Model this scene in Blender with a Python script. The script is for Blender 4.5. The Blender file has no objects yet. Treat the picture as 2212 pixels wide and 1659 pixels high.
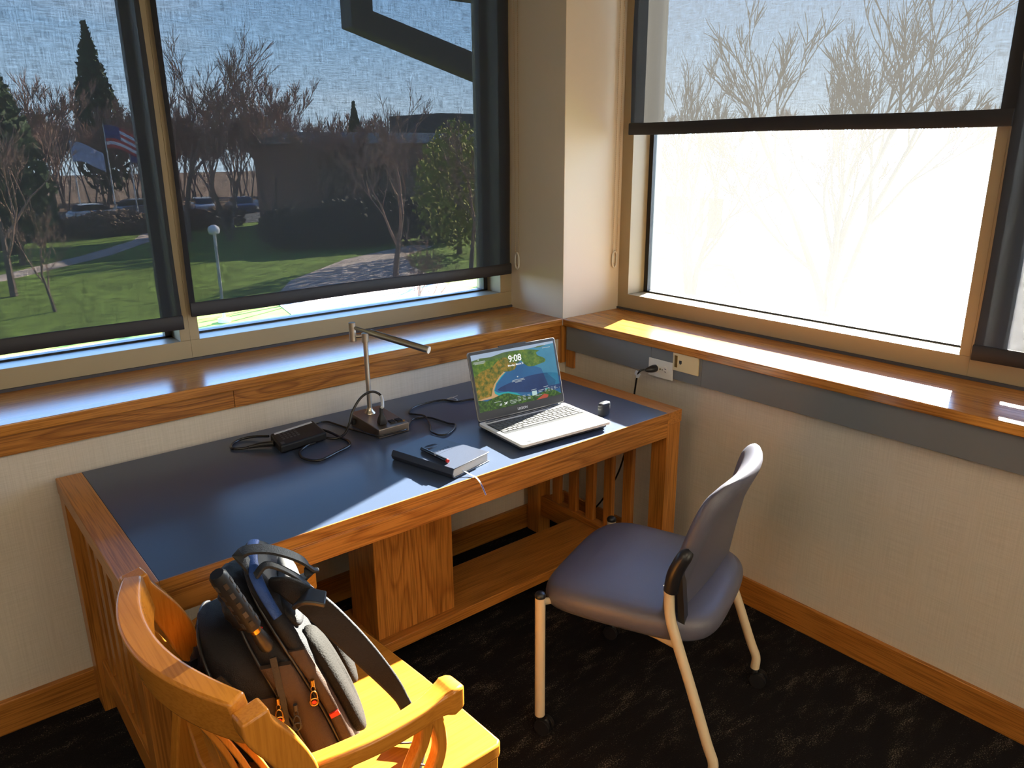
import bpy, bmesh, math, random
from math import sin, cos, pi, radians, sqrt
from mathutils import Vector, Matrix

sc = bpy.context.scene
C = sc.collection
random.seed(7)

# ------------------------------------------------------------------ camera, sky, sun, exposure
cam_d = bpy.data.cameras.new('camera'); cam = bpy.data.objects.new('camera', cam_d); C.objects.link(cam)
YAW, PITCH, ROLL, F = -0.6842, -0.2983, -0.0077, 1659.2
fwd = Vector((-sin(YAW)*cos(PITCH), cos(YAW)*cos(PITCH), sin(PITCH)))
rt = Vector((cos(YAW), sin(YAW), 0)); up = rt.cross(fwd)
r2 = cos(ROLL)*rt + sin(ROLL)*up; u2 = -sin(ROLL)*rt + cos(ROLL)*up
cam.matrix_world = Matrix(((r2.x, u2.x, -fwd.x, -2.2272), (r2.y, u2.y, -fwd.y, -2.3575), (r2.z, u2.z, -fwd.z, 1.6102), (0, 0, 0, 1)))
cam_d.sensor_fit = 'HORIZONTAL'; cam_d.sensor_width = 36.0; cam_d.lens = F/2212*36.0
cam_d.clip_start = 0.05; cam_d.clip_end = 600
sc.camera = cam
sc.view_settings.view_transform = 'Standard'; sc.view_settings.look = 'None'
sc.view_settings.gamma = 1.0; sc.view_settings.use_curve_mapping = False
sc.view_settings.exposure = 0.0
sc.cycles.max_bounces = 10; sc.cycles.diffuse_bounces = 5; sc.cycles.glossy_bounces = 4
sc.cycles.transparent_max_bounces = 24; sc.cycles.transmission_bounces = 6
sc.cycles.use_denoising = True; sc.cycles.sample_clamp_indirect = 8.0
sc.cycles.caustics_reflective = False; sc.cycles.caustics_refractive = False

SUN_DIR = Vector((-1.0, -0.335, -0.435)).normalized()
SUN_E, SKY_S, ROOM_E = 96.0, 2.2, 0.72
wd = bpy.data.worlds.new('sky'); sc.world = wd; wd.use_nodes = True
nt = wd.node_tree; nt.nodes.clear()
wo = nt.nodes.new('ShaderNodeOutputWorld'); bg = nt.nodes.new('ShaderNodeBackground')
tcw = nt.nodes.new('ShaderNodeTexCoord'); sepw = nt.nodes.new('ShaderNodeSeparateXYZ')
rampw = nt.nodes.new('ShaderNodeValToRGB')
e = rampw.color_ramp.elements
e[0].position = 0.0; e[0].color = (0.62, 0.78, 0.95, 1)
e[1].position = 0.65; e[1].color = (0.05, 0.15, 0.45, 1)
k = rampw.color_ramp.elements.new(0.12); k.color = (0.34, 0.56, 0.86, 1)
k = rampw.color_ramp.elements.new(0.28); k.color = (0.16, 0.34, 0.68, 1)
cn = nt.nodes.new('ShaderNodeTexNoise'); cn.inputs['Scale'].default_value = 2.2; cn.inputs['Detail'].default_value = 6
cmap = nt.nodes.new('ShaderNodeMapping'); cmap.inputs['Scale'].default_value = (1, 1, 5)
cr = nt.nodes.new('ShaderNodeValToRGB'); cr.color_ramp.elements[0].position = 0.52; cr.color_ramp.elements[1].position = 0.8
cr.color_ramp.elements[1].color = (0.55, 0.55, 0.55, 1)
cmix = nt.nodes.new('ShaderNodeMixRGB'); cmix.inputs['Color2'].default_value = (0.85, 0.9, 0.95, 1)
nt.links.new(tcw.outputs['Generated'], sepw.inputs[0]); nt.links.new(sepw.outputs['Z'], rampw.inputs['Fac'])
nt.links.new(tcw.outputs['Generated'], cmap.inputs[0]); nt.links.new(cmap.outputs[0], cn.inputs['Vector'])
nt.links.new(cn.outputs['Fac'], cr.inputs['Fac']); nt.links.new(cr.outputs['Color'], cmix.inputs['Fac'])
nt.links.new(rampw.outputs['Color'], cmix.inputs['Color1']); nt.links.new(cmix.outputs['Color'], bg.inputs['Color'])
bg.inputs['Strength'].default_value = 6.0*SKY_S
nt.links.new(bg.outputs[0], wo.inputs['Surface'])

sd = bpy.data.lights.new('sun', 'SUN'); sd.energy = SUN_E; sd.angle = radians(0.55); sd.color = (1.0, 0.93, 0.82)
so = bpy.data.objects.new('sun', sd); C.objects.link(so)
so.rotation_euler = SUN_DIR.to_track_quat('-Z', 'Y').to_euler(); so.location = (8, 3, 6)

def area(name, loc, sx, sy, power, color, rot=(0, 0, 0)):
    d = bpy.data.lights.new(name, 'AREA'); d.shape = 'RECTANGLE'; d.size = sx; d.size_y = sy; d.energy = power; d.color = color
    o = bpy.data.objects.new(name, d); C.objects.link(o); o.location = loc; o.rotation_euler = rot
    return o
# unseen fill lights added to brighten the room (their panels are built further down)
FILL_SPOTS = [(-1.6, -3.1), (-3.6, -2.2), (-3.6, -4.0)]
for i, (x, y) in enumerate(FILL_SPOTS):
    area('fill_light', (x, y, 2.70), 1.15, 0.55, 22*ROOM_E, (1.0, 0.82, 0.60))

# ------------------------------------------------------------------ materials
MATS = {}
def mat(name):
    m = bpy.data.materials.new(name); m.use_nodes = True; MATS[name] = m
    return m, m.node_tree, m.node_tree.nodes['Principled BSDF']
def N(t, kind, **kw):
    n = t.nodes.new(kind)
    for k_, v in kw.items():
        if k_ in n.inputs: n.inputs[k_].default_value = v
        else: setattr(n, k_, v)
    return n
def plain(name, col, rough=0.5, metal=0.0, spec=0.5, bump=0, bscale=200, var=0, vscale=20, coat=0, sheen=0):
    m, t, b = mat(name)
    b.inputs['Base Color'].default_value = (*col, 1); b.inputs['Roughness'].default_value = rough
    b.inputs['Metallic'].default_value = metal; b.inputs['Specular IOR Level'].default_value = spec
    if coat: b.inputs['Coat Weight'].default_value = coat; b.inputs['Coat Roughness'].default_value = .15
    if sheen: b.inputs['Sheen Weight'].default_value = sheen
    tc = N(t, 'ShaderNodeTexCoord')
    if var:
        n = N(t, 'ShaderNodeTexNoise', Scale=vscale, Detail=4.0); t.links.new(tc.outputs['Object'], n.inputs['Vector'])
        r = N(t, 'ShaderNodeValToRGB'); r.color_ramp.elements[0].position = .3; r.color_ramp.elements[1].position = .7
        r.color_ramp.elements[0].color = (*[c*(1-var) for c in col], 1); r.color_ramp.elements[1].color = (*[min(1, c*(1+var)) for c in col], 1)
        t.links.new(n.outputs['Fac'], r.inputs['Fac']); t.links.new(r.outputs['Color'], b.inputs['Base Color'])
    if bump:
        n = N(t, 'ShaderNodeTexNoise', Scale=float(bscale), Detail=3.0); t.links.new(tc.outputs['Object'], n.inputs['Vector'])
        bp = N(t, 'ShaderNodeBump', Strength=bump, Distance=0.002); t.links.new(n.outputs['Fac'], bp.inputs['Height'])
        t.links.new(bp.outputs['Normal'], b.inputs['Normal'])
    return m
def wood(name, light, dark, axis='x', rough=0.32, ring=26.0, pore=(.62, .58, .52)):
    m, t, b = mat(name); L = t.links
    tc = N(t, 'ShaderNodeTexCoord'); oi = N(t, 'ShaderNodeObjectInfo')
    add = N(t, 'ShaderNodeVectorMath', operation='ADD')
    mul = N(t, 'ShaderNodeVectorMath', operation='MULTIPLY'); mul.inputs[1].default_value = (3.1, 4.7, 5.3)
    cmb = N(t, 'ShaderNodeCombineXYZ')
    for i_ in range(3): L.new(oi.outputs['Random'], cmb.inputs[i_])
    L.new(cmb.outputs[0], mul.inputs[0]); L.new(mul.outputs[0], add.inputs[1]); L.new(tc.outputs['Object'], add.inputs[0])
    al, ac = .13, 1.0
    s = {'x': (al, ac, ac), 'y': (ac, al, ac), 'z': (ac, ac, al)}[axis]
    mp = N(t, 'ShaderNodeMapping', Scale=s); L.new(add.outputs[0], mp.inputs[0])
    n1 = N(t, 'ShaderNodeTexNoise', Scale=3.2, Detail=3.0, Roughness=0.5); L.new(mp.outputs[0], n1.inputs['Vector'])
    ma = N(t, 'ShaderNodeMath', operation='MULTIPLY'); ma.inputs[1].default_value = ring; L.new(n1.outputs['Fac'], ma.inputs[0])
    fr = N(t, 'ShaderNodeMath', operation='FRACT'); L.new(ma.outputs[0], fr.inputs[0])
    r = N(t, 'ShaderNodeValToRGB'); el = r.color_ramp.elements
    el[0].position = 0.0; el[0].color = (*light, 1); el[1].position = 1.0; el[1].color = (*dark, 1)
    k1 = el.new(.55); k1.color = (*[.85*a+.15*c for a, c in zip(light, dark)], 1)
    k2 = el.new(.84); k2.color = (*dark, 1); k3 = el.new(.93); k3.color = (*[.5*a+.5*c for a, c in zip(light, dark)], 1); el[-1].color = (*light, 1)
    L.new(fr.outputs[0], r.inputs['Fac'])
    s2 = {'x': (6, 260, 260), 'y': (260, 6, 260), 'z': (260, 260, 6)}[axis]
    mp2 = N(t, 'ShaderNodeMapping', Scale=s2); L.new(add.outputs[0], mp2.inputs[0])
    n2 = N(t, 'ShaderNodeTexNoise', Scale=1.0, Detail=3.0); L.new(mp2.outputs[0], n2.inputs['Vector'])
    r2_ = N(t, 'ShaderNodeValToRGB'); r2_.color_ramp.elements[0].position = .38; r2_.color_ramp.elements[1].position = .55
    r2_.color_ramp.elements[0].color = (*pore, 1); r2_.color_ramp.elements[1].color = (1, 1, 1, 1)
    L.new(n2.outputs['Fac'], r2_.inputs['Fac'])
    mx = N(t, 'ShaderNodeMixRGB', blend_type='MULTIPLY', Fac=1.0)
    L.new(r.outputs['Color'], mx.inputs['Color1']); L.new(r2_.outputs['Color'], mx.inputs['Color2'])
    L.new(mx.outputs['Color'], b.inputs['Base Color'])
    b.inputs['Roughness'].default_value = rough; b.inputs['Specular IOR Level'].default_value = .45
    bp = N(t, 'ShaderNodeBump', Strength=.12, Distance=.001); L.new(n2.outputs['Fac'], bp.inputs['Height']); L.new(bp.outputs['Normal'], b.inputs['Normal'])
    return m
OAK_L, OAK_D = (.50, .2, .038), (.34, .12, .02)
for ax in 'xyz':
    wood('oak_'+ax, OAK_L, OAK_D, ax)
    wood('oak_fine_'+ax, (.46, .18, .034), (.40, .15, .026), ax, rough=.3, ring=8)
    wood('maple_'+ax, (.52, .195, .024), (.48, .175, .02), ax, rough=.24, ring=9, pore=(.86, .84, .8))
wood('oak_fascia_x', (.44, .17, .032), (.25, .085, .014), 'x', ring=44)
wood('oak_sill_x', OAK_L, (.42, .16, .029), 'x', rough=.22, ring=14)
wood('oak_sill_y', OAK_L, (.42, .16, .029), 'y', rough=.22, ring=14)
plain('laminate', (.046, .064, .108), .30, spec=.5, var=.12, vscale=900)
plain('frame_paint', (.33, .26, .155), .45)
plain('gasket', (.012, .012, .013), .5)
plain('caulk', (.06, .055, .06), .8)
plain('column_paint', (.62, .55, .44), .75, bump=.05, bscale=300)
plain('ceiling_tile', (.7, .67, .6), .9, bump=.2, bscale=120)
plain('grey_panel', (.16, .165, .17), .6, bump=.1, bscale=500)
plain('white_plastic', (.75, .72, .66), .35)
plain('cream_plastic', (.68, .56, .33), .4)
plain('bead', (.45, .33, .19), .4)
plain('clear_plastic', (.6, .57, .5), .2)
plain('black_rubber', (.012, .012, .014), .38)
plain('black_plastic', (.008, .008, .009), .5, spec=.3)
plain('cable', (.012, .012, .014), .25)
plain('label_white', (.55, .57, .6), .5)
plain('nickel', (.55, .5, .43), .28, metal=1.0)
plain('lamp_base_metal', (.45, .37, .29), .38, metal=1.0)
plain('cream_paint', (.62, .5, .33), .38)
plain("vinyl", (.10, .095, .125), .42, spec=.6, bump=.25, bscale=700)
plain('silver', (.72, .69, .62), .34, metal=.0, spec=.7)
plain('dark_shell', (.03, .032, .037), .4)
plain('keycap', (.10, .10, .10), .35)
plain('lid_grey', (.22, .22, .22), .35)
plain('leather', (.03, .037, .06), .34, spec=.6, bump=.2, bscale=600)
plain('paper', (.55, .53, .48), .8, bump=.5, bscale=900)
plain('pen_black', (.012, .012, .013), .22)
plain('red', (.55, .02, .012), .5)
plain('ribbon_blue', (.02, .04, .4), .4)
plain('nylon', (.006, .006, .008), .62, spec=.25, bump=.5, bscale=500)
plain('nylon_brown', (.045, .028, .02), .62, spec=.25, bump=.5, bscale=400, var=.2, vscale=9)
plain('nylon_blue', (.012, .05, .22), .5, bump=.6, bscale=500)
plain('mesh_grey', (.011, .0095, .008), .8, spec=.12, bump=1.0, bscale=260)
plain('brass', (.6, .36, .1), .28, metal=1.0)
plain('webbing', (.009, .009, .01), .6, bump=.5, bscale=300)

def wallpaper():
    m, t, b = mat('wallpaper'); L = t.links
    tc = N(t, 'ShaderNodeTexCoord')
    prev = None
    for sc_ in ((340, 340, 6), (8, 8, 380)):
        mp = N(t, 'ShaderNodeMapping', Scale=sc_); L.new(tc.outputs['Object'], mp.inputs[0])
        n = N(t, 'ShaderNodeTexNoise', Scale=1.0, Detail=4.0); L.new(mp.outputs[0], n.inputs['Vector'])
        r = N(t, 'ShaderNodeValToRGB'); r.color_ramp.elements[0].position = .35; r.color_ramp.elements[1].position = .6
        r.color_ramp.elements[0].color = (.92, .915, .90, 1); r.color_ramp.elements[1].color = (1, 1, 1, 1)
        L.new(n.outputs['Fac'], r.inputs['Fac'])
        if prev is None: prev = r.outputs['Color']
        else:
            mx = N(t, 'ShaderNodeMixRGB', blend_type='MULTIPLY', Fac=1.0); L.new(prev, mx.inputs['Color1']); L.new(r.outputs['Color'], mx.inputs['Color2']); prev = mx.outputs['Color']
    mx = N(t, 'ShaderNodeMixRGB', blend_type='MULTIPLY', Fac=1.0, Color2=(.63, .56, .465, 1)); L.new(prev, mx.inputs['Color1'])
    L.new(mx.outputs['Color'], b.inputs['Base Color']); b.inputs['Roughness'].default_value = .75
wallpaper()
def carpet():
    m, t, b = mat('carpet'); L = t.links
    tc = N(t, 'ShaderNodeTexCoord')
    mp = N(t, 'ShaderNodeMapping', Scale=(4.5, 13, 1), Rotation=(0, 0, radians(-40))); L.new(tc.outputs['Object'], mp.inputs[0])
    big = N(t, 'ShaderNodeTexNoise', Scale=1.6, Detail=5.0, Roughness=.65); L.new(mp.outputs[0], big.inputs['Vector'])
    fine = N(t, 'ShaderNodeTexNoise', Scale=260.0, Detail=2.0, Roughness=.7); L.new(tc.outputs['Object'], fine.inputs['Vector'])
    a = N(t, 'ShaderNodeMath', operation='MULTIPLY_ADD'); a.inputs[1].default_value = .9; L.new(big.outputs['Fac'], a.inputs[0]); L.new(fine.outputs['Fac'], a.inputs[2])
    r = N(t, 'ShaderNodeValToRGB'); el = r.color_ramp.elements
    el[0].position = .985; el[0].color = (.0085, .008, .009, 1); el[1].position = 1.12 if False else 1.0; el[1].color = (.0085, .008, .009, 1)
    sub = N(t, 'ShaderNodeMapRange'); sub.inputs['From Min'].default_value = 1.0; sub.inputs['From Max'].default_value = 1.27; L.new(a.outputs[0], sub.inputs['Value'])
    el[0].position = 0.0; el[0].color = (.009, .008, .009, 1); el[1].position = 1.0; el[1].color = (.22, .175, .13, 1)
    k_ = el.new(.35); k_.color = (.018, .016, .015, 1)
    L.new(sub.outputs[0], r.inputs['Fac']); L.new(r.outputs['Color'], b.inputs['Base Color'])
    b.inputs['Roughness'].default_value = .95; b.inputs['Specular IOR Level'].default_value = .1
    bp = N(t, 'ShaderNodeBump', Strength=.8, Distance=.004); L.new(fine.outputs['Fac'], bp.inputs['Height']); L.new(bp.outputs['Normal'], b.inputs['Normal'])
carpet()
def screen_fabric(name, plane, lo=.018, hi=.078, veil=.007):
    m, t, b = mat(name); L = t.links; t.nodes.remove(b); out = t.nodes['Material Output']
    tc = N(t, 'ShaderNodeTexCoord')
    tr = N(t, 'ShaderNodeBsdfTransparent'); df = N(t, 'ShaderNodeBsdfDiffuse', Color=(.022, .022, .026, 1)); tl = N(t, 'ShaderNodeBsdfTranslucent', Color=(veil, veil*.95, veil*.9, 1))
    ad = N(t, 'ShaderNodeAddShader'); L.new(df.outputs[0], ad.inputs[0]); L.new(tl.outputs[0], ad.inputs[1])
    fs = []
    for s in (((300, 1, 22) if plane == 'xz' else (1, 300, 22)), ((22, 1, 300) if plane == 'xz' else (1, 22, 300))):
        mp = N(t, 'ShaderNodeMapping', Scale=s); L.new(tc.outputs['Object'], mp.inputs[0])
        n = N(t, 'ShaderNodeTexNoise', Scale=1.0, Detail=2.0); L.new(mp.outputs[0], n.inputs['Vector']); fs.append(n.outputs['Fac'])
    a = N(t, 'ShaderNodeMath', operation='ADD'); L.new(fs[0], a.inputs[0]); L.new(fs[1], a.inputs[1])
    mr = N(t, 'ShaderNodeMapRange'); mr.inputs['From Min'].default_value = .62; mr.inputs['From Max'].default_value = 1.38
    mr.inputs['To Min'].default_value = lo; mr.inputs['To Max'].default_value = hi; L.new(a.outputs[0], mr.inputs['Value'])
    mx = N(t, 'ShaderNodeMixShader'); L.new(mr.outputs[0], mx.inputs['Fac']); L.new(ad.outputs[0], mx.inputs[1]); L.new(tr.outputs[0], mx.inputs[2])
    L.new(mx.outputs[0], out.inputs['Surface'])
screen_fabric('screen_xz', 'xz'); screen_fabric('screen_yz', 'yz', .02, .07, .011)
plain('hem_fabric', (.012, .011, .015), .6)
def glass(name, glare):  # translucent share mixed into the pane imitates sun glare
    m, t, b = mat(name); L = t.links; t.nodes.remove(b); out = t.nodes['Material Output']
    tr = N(t, 'ShaderNodeBsdfTransparent', Color=(.96, .98, .97, 1)); tl = N(t, 'ShaderNodeBsdfTranslucent', Color=(1, .98, .94, 1))
    mx = N(t, 'ShaderNodeMixShader', Fac=glare); L.new(tr.outputs[0], mx.inputs[1]); L.new(tl.outputs[0], mx.inputs[2])
    if glare > .01:
        tc = N(t, 'ShaderNodeTexCoord'); n = N(t, 'ShaderNodeTexNoise', Scale=1.2, Detail=5.0); L.new(tc.outputs['Object'], n.inputs['Vector'])
        mr = N(t, 'ShaderNodeMapRange'); mr.inputs['To Min'].default_value = glare*.6; mr.inputs['To Max'].default_value = glare*1.4
        L.new(n.outputs['Fac'], mr.inputs['Value']); L.new(mr.outputs[0], mx.inputs['Fac'])
    gl = N(t, 'ShaderNodeBsdfGlossy', Roughness=.02); fz = N(t, 'ShaderNodeFresnel', IOR=1.3)
    m2 = N(t, 'ShaderNodeMixShader'); L.new(fz.outputs[0], m2.inputs['Fac']); L.new(mx.outputs[0], m2.inputs[1]); L.new(gl.outputs[0], m2.inputs[2])
    L.new(m2.outputs[0], out.inputs['Surface'])
glass('glass_clean', .004); glass('glass_glare', .018)
def emis(name, col, s=1.0, var=None, scale=30, stretch=(1, 1, 1)):
    m, t, b = mat(name); L = t.links
    b.inputs['Base Color'].default_value = (.01, .01, .01, 1); b.inputs['Roughness'].default_value = .3
    b.inputs['Emission Strength'].default_value = s; b.inputs['Emission Color'].default_value = (*col, 1)
    if var:
        tc = N(t, 'ShaderNodeTexCoord'); mp = N(t, 'ShaderNodeMapping', Scale=stretch); L.new(tc.outputs['Object'], mp.inputs[0])
        n = N(t, 'ShaderNodeTexNoise', Scale=float(scale), Detail=5.0, Roughness=.65); L.new(mp.outputs[0], n.inputs['Vector'])
        r = N(t, 'ShaderNodeValToRGB'); el = r.color_ramp.elements; el[0].position = .3; el[0].color = (*col, 1); el[1].position = .72; el[1].color = (*var[-1], 1)
        for i_, c_ in enumerate(var[:-1]): kk = el.new(.3+.42*(i_+1)/len(var)); kk.color = (*c_, 1)
        L.new(n.outputs['Fac'], r.inputs['Fac']); L.new(r.outputs['Color'], b.inputs['Emission Color'])
    return m
emis('scr_haze', (.33, .42, .55)); emis('scr_sea', (.01, .07, .2), var=[(.012, .11, .26)], scale=9)
emis('scr_sea_deep', (.004, .02, .09), var=[(.008, .045, .15)], scale=14)
emis('scr_sea_far', (.03, .17, .28), var=[(.05, .24, .36)], scale=12)
emis('scr_shallow', (.01, .3, .33)); emis('scr_sand', (.5, .3, .14))
emis('scr_green', (.02, .07, .008), var=[(.07, .15, .01), (.2, .23, .02)], scale=70)
emis('scr_ochre', (.02, .05, .004), var=[(.10, .11, .008), (.28, .17, .015), (.42, .2, .03)], scale=75)
emis('scr_hill_far', (.04, .09, .03), var=[(.09, .15, .03)], scale=50)
emis('scr_forest', (.003, .014, .003), var=[(.02, .07, .008), (.12, .22, .02)], scale=90)
emis('scr_white', (1, 1, 1), 1.0); emis('scr_text', (.45, .5, .5)); emis('scr_card', (.45, .6, .58)); emis('scr_roof', (.4, .06, .03))
emis('scr_dark', (.01, .025, .015)); emis('fill_glow', (1, .9, .75), 3.0)  # the ceiling glow is for the added fill panels
# outdoors
plain('grass', (.14, .2, .03), .9, var=.35, vscale=1.5, spec=.1)
plain('dead_leaf', (.16, .11, .075), .9, var=.4, vscale=2, spec=.1)
plain('leaf_litter', (.2, .13, .085), .95, var=.4, vscale=.8, spec=.05)
plain('concrete', (.5, .39, .31), .9, var=.1, vscale=2, spec=.1)
plain('asphalt', (.1, .095, .09), .9, var=.2, vscale=1, spec=.1)
plain('pale_ground', (.6, .56, .5), .95, var=.12, vscale=.6, spec=.05)
plain('bark', (.17, .12, .095), .9, spec=.1); plain('bark_pale', (.03, .024, .02), .9, spec=.1); plain('twig', (.30, .18, .135), .9, spec=.1)
plain('evergreen', (.04, .06, .02), .8, var=.4, vscale=3, spec=.1)
plain('willow', (.26, .26, .03), .8, var=.4, vscale=3, spec=.1)
plain('hedge_leaf', (.06, .052, .035), .8, var=.4, vscale=3, spec=.1)
plain('brick', (.26, .14, .09), .8); plain('fascia', (.28, .28, .3), .6); plain('dark_steel', (.028, .025, .026), .6)
plain('white_wall', (.6, .58, .56), .7); plain('flag_red', (.5, .03, .03), .7); plain('flag_blue', (.02, .03, .16), .7); plain('flag_white', (.7, .7, .72), .7)
plain('flag_pale', (.35, .4, .55), .7); plain('galv', (.45, .47, .5), .4, metal=.3); plain('car_glass', (.01, .012, .015), .1)
for n_, c_ in (('car_silver', (.4, .42, .45)), ('car_navy', (.02, .03, .09)), ('car_white', (.7, .7, .7)), ('car_black', (.015, .015, .018)), ('car_grey', (.12, .13, .15))): plain(n_, c_, .2, coat=.6)

# ------------------------------------------------------------------ mesh builder
class M:
    def __init__(s, xf=None): s.v = []; s.f = []; s.m = []; s.xf = xf; s.cur = 0
    def add(s, vs, fs, mi=None):
        b = len(s.v)
        for p in vs:
            p = Vector(p)
            s.v.append(s.xf @ p if s.xf else p)
        for f in fs: s.f.append([b+i for i in f]); s.m.append(s.cur if mi is None else mi)
        return s
    def box(s, a, b, mi=None, rot=None, piv=None):
        (x0, y0, z0), (x1, y1, z1) = a, b
        x0, x1 = min(x0, x1), max(x0, x1); y0, y1 = min(y0, y1), max(y0, y1); z0, z1 = min(z0, z1), max(z0, z1)
        vs = [Vector(p) for p in ((x0, y0, z0), (x1, y0, z0), (x1, y1, z0), (x0, y1, z0), (x0, y0, z1), (x1, y0, z1), (x1, y1, z1), (x0, y1, z1))]
        if rot is not None:
            pv = Vector(piv) if piv else sum(vs, Vector())/8
            vs = [pv + rot @ (p-pv) for p in vs]
        return s.add(vs, [(0, 3, 2, 1), (4, 5, 6, 7), (0, 1, 5, 4), (1, 2, 6, 5), (2, 3, 7, 6), (3, 0, 4, 7)], mi)
    def rings(s, rings, caps=True, closed=False, mi=None):
        n = len(rings[0]); vs = [p for r in rings for p in r]; fs = []
        R = len(rings)
        for i in range(R if closed else R-1):
            a, b = i*n, ((i+1) % R)*n
            for j in range(n): k_ = (j+1) % n; fs.append((a+j, a+k_, b+k_, b+j))
        if caps and not closed: fs.append(tuple(range(n-1, -1, -1))); fs.append(tuple((R-1)*n+j for j in range(n)))
        return s.add(vs, fs, mi)
    def tube(s, pts, r, n=10, closed=False, caps=True, mi=None, flat=None, upv=None):
        pts = [Vector(p) for p in pts]; rs = r if isinstance(r, (list, tuple)) else [r]*len(pts)
        rings = []; prev = None
        for i, p in enumerate(pts):
            a = pts[i-1] if (i > 0 or closed) else p; b = pts[(i+1) % len(pts)] if (i < len(pts)-1 or closed) else p
            t = (b-a); t = t.normalized() if t.length > 1e-9 else Vector((0, 0, 1))
            if upv is not None: u = Vector(upv) - t*Vector(upv).dot(t)
            elif prev is None: u = t.orthogonal()
            else: u = prev - t*prev.dot(t)
            u.normalize(); w = t.cross(u); prev = u
            fx, fy = flat if flat else (1, 1)
            rings.append([p + u*(cos(2*pi*j/n)*rs[i]*fx) + w*(sin(2*pi*j/n)*rs[i]*fy) for j in range(n)])
        return s.rings(rings, caps, closed, mi)
    def bar(s, pts, w, h, upv=(0, 0, 1), mi=None, closed=False):
        "rectangular section swept on pts; h along upv, w across; w/h may be lists"
        pts = [Vector(p) for p in pts]; rings = []
        for i, p in enumerate(pts):
            a = pts[i-1] if i > 0 else p; b = pts[i+1] if i < len(pts)-1 else p
            t = (b-a).normalized(); u = Vector(upv) - t*Vector(upv).dot(t); u.normalize(); q = t.cross(u)
            W = w[i] if isinstance(w, (list, tuple)) else w; H = h[i] if isinstance(h, (list, tuple)) else h
            rings.append([p+q*W/2+u*H/2, p-q*W/2+u*H/2, p-q*W/2-u*H/2, p+q*W/2-u*H/2])
        return s.rings(rings, True, False, mi)
    def prism(s, poly, axis, a, b, mi=None):
        def P(u, v, w): return {'x': (w, u, v), 'y': (u, w, v), 'z': (u, v, w)}[axis]
        n = len(poly); vs = [P(u, v, a) for u, v in poly]+[P(u, v, b) for u, v in poly]
        return s.add(vs, [tuple(range(n-1, -1, -1)), tuple(range(n, 2*n))]+[(j, (j+1) % n, n+(j+1) % n, n+j) for j in range(n)], mi)
    def lathe(s, prof, c, n=24, mi=None):
        c = Vector(c)
        return s.rings([[c+Vector((cos(2*pi*j/n)*r, sin(2*pi*j/n)*r, z)) for j in range(n)] for r, z in prof], True, False, mi)
    def build(s, name, mats, parent=None, origin=None, bevel=0, seg=2, smooth=None, sub=0, raw=False):
        if isinstance(mats, str): mats = [mats]
        me = bpy.data.meshes.new(name)
        if parent is not None: o0 = Vector(parent.get('_o', (0, 0, 0)))
        elif origin is not None: o0 = Vector(origin)
        else:
            xs = [p.x for p in s.v]; ys = [p.y for p in s.v]; zs = [p.z for p in s.v]
            o0 = Vector(((min(xs)+max(xs))/2, (min(ys)+max(ys))/2, min(zs)))
        me.from_pydata([p-o0 for p in s.v], [], s.f)
        for m_ in mats: me.materials.append(MATS[m_])
        for p, i in zip(me.polygons, s.m): p.material_index = i
        bm = bmesh.new(); bm.from_mesh(me); bmesh.ops.recalc_face_normals(bm, faces=bm.faces); bm.to_mesh(me); bm.free()
        if smooth is not None:
            me.shade_smooth()
            if smooth < 180 and not sub: me.set_sharp_from_angle(angle=radians(smooth))
        o = bpy.data.objects.new(name, me); C.objects.link(o)
        if parent is not None: o.parent = parent; o['_o'] = list(o0)
        else: o.location = o0; o['_o'] = list(o0)
        if bevel:
            bv = o.modifiers.new('bevel', 'BEVEL'); bv.width = bevel; bv.segments = seg; bv.limit_method = 'ANGLE'; bv.angle_limit = radians(40)
            bv.harden_normals = False
        if sub:
            sb = o.modifiers.new('sub', 'SUBSURF'); sb.levels = sub; sb.render_levels = sub
        return o
def empty(name, loc, label=None, cat=None, group=None, kind=None):
    o = bpy.data.objects.new(name, None); C.objects.link(o); o.location = loc; o['_o'] = list(loc); o.empty_display_size = .05
    return tag(o, label, cat, group, kind)
def tag(o, label=None, cat=None, group=None, kind=None):
    if label: o['label'] = label
    if cat: o['category'] = cat
    if group: o['group'] = group
    if kind: o['kind'] = kind
    return o
def struct(name, m, mats, **kw): return tag(m.build(name, mats, **kw), kind='structure')
def box(a, b): return M().box(a, b)
def copy_tree(o, parent=None):
    c = o.copy(); C.objects.link(c); c.parent = parent
    for ch in o.children: copy_tree(ch, c)
    return c
def smooth_path(pts, k=6, closed=False):
    P = [Vector(p) for p in pts]; out = []; n = len(P)
    rng = range(n) if closed else range(n-1)
    for i in rng:
        p1, p2 = P[i], P[(i+1) % n]
        p0 = P[i-1] if (i > 0 or closed) else p1*2-p2
        p3 = P[(i+2) % n] if (i < n-2 or closed) else p2*2-p1
        for j in range(k):
            t = j/k
            out.append(.5*((2*p1)+(p2-p0)*t+(2*p0-5*p1+4*p2-p3)*t*t+(3*p1-p0-3*p2+p3)*t**3))
    if not closed: out.append(P[-1])
    return out
def text(s, size, name, m, parent, xf, depth=.0004, align='CENTER', bold=0):
    cu = bpy.data.curves.new('t', 'FONT'); cu.body = s; cu.size = size; cu.align_x = align; cu.extrude = depth; cu.offset = bold
    o = bpy.data.objects.new('t', cu); C.objects.link(o)
    dg = bpy.context.evaluated_depsgraph_get(); me = bpy.data.meshes.new_from_object(o.evaluated_get(dg))
    bpy.data.objects.remove(o); me.transform(xf)
    me.transform(Matrix.Translation(-Vector(parent['_o'])))
    me.materials.clear(); me.materials.append(MATS[m])
    q = bpy.data.objects.new(name, me); C.objects.link(q); q.parent = parent; q['_o'] = parent['_o']
    return q

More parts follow.
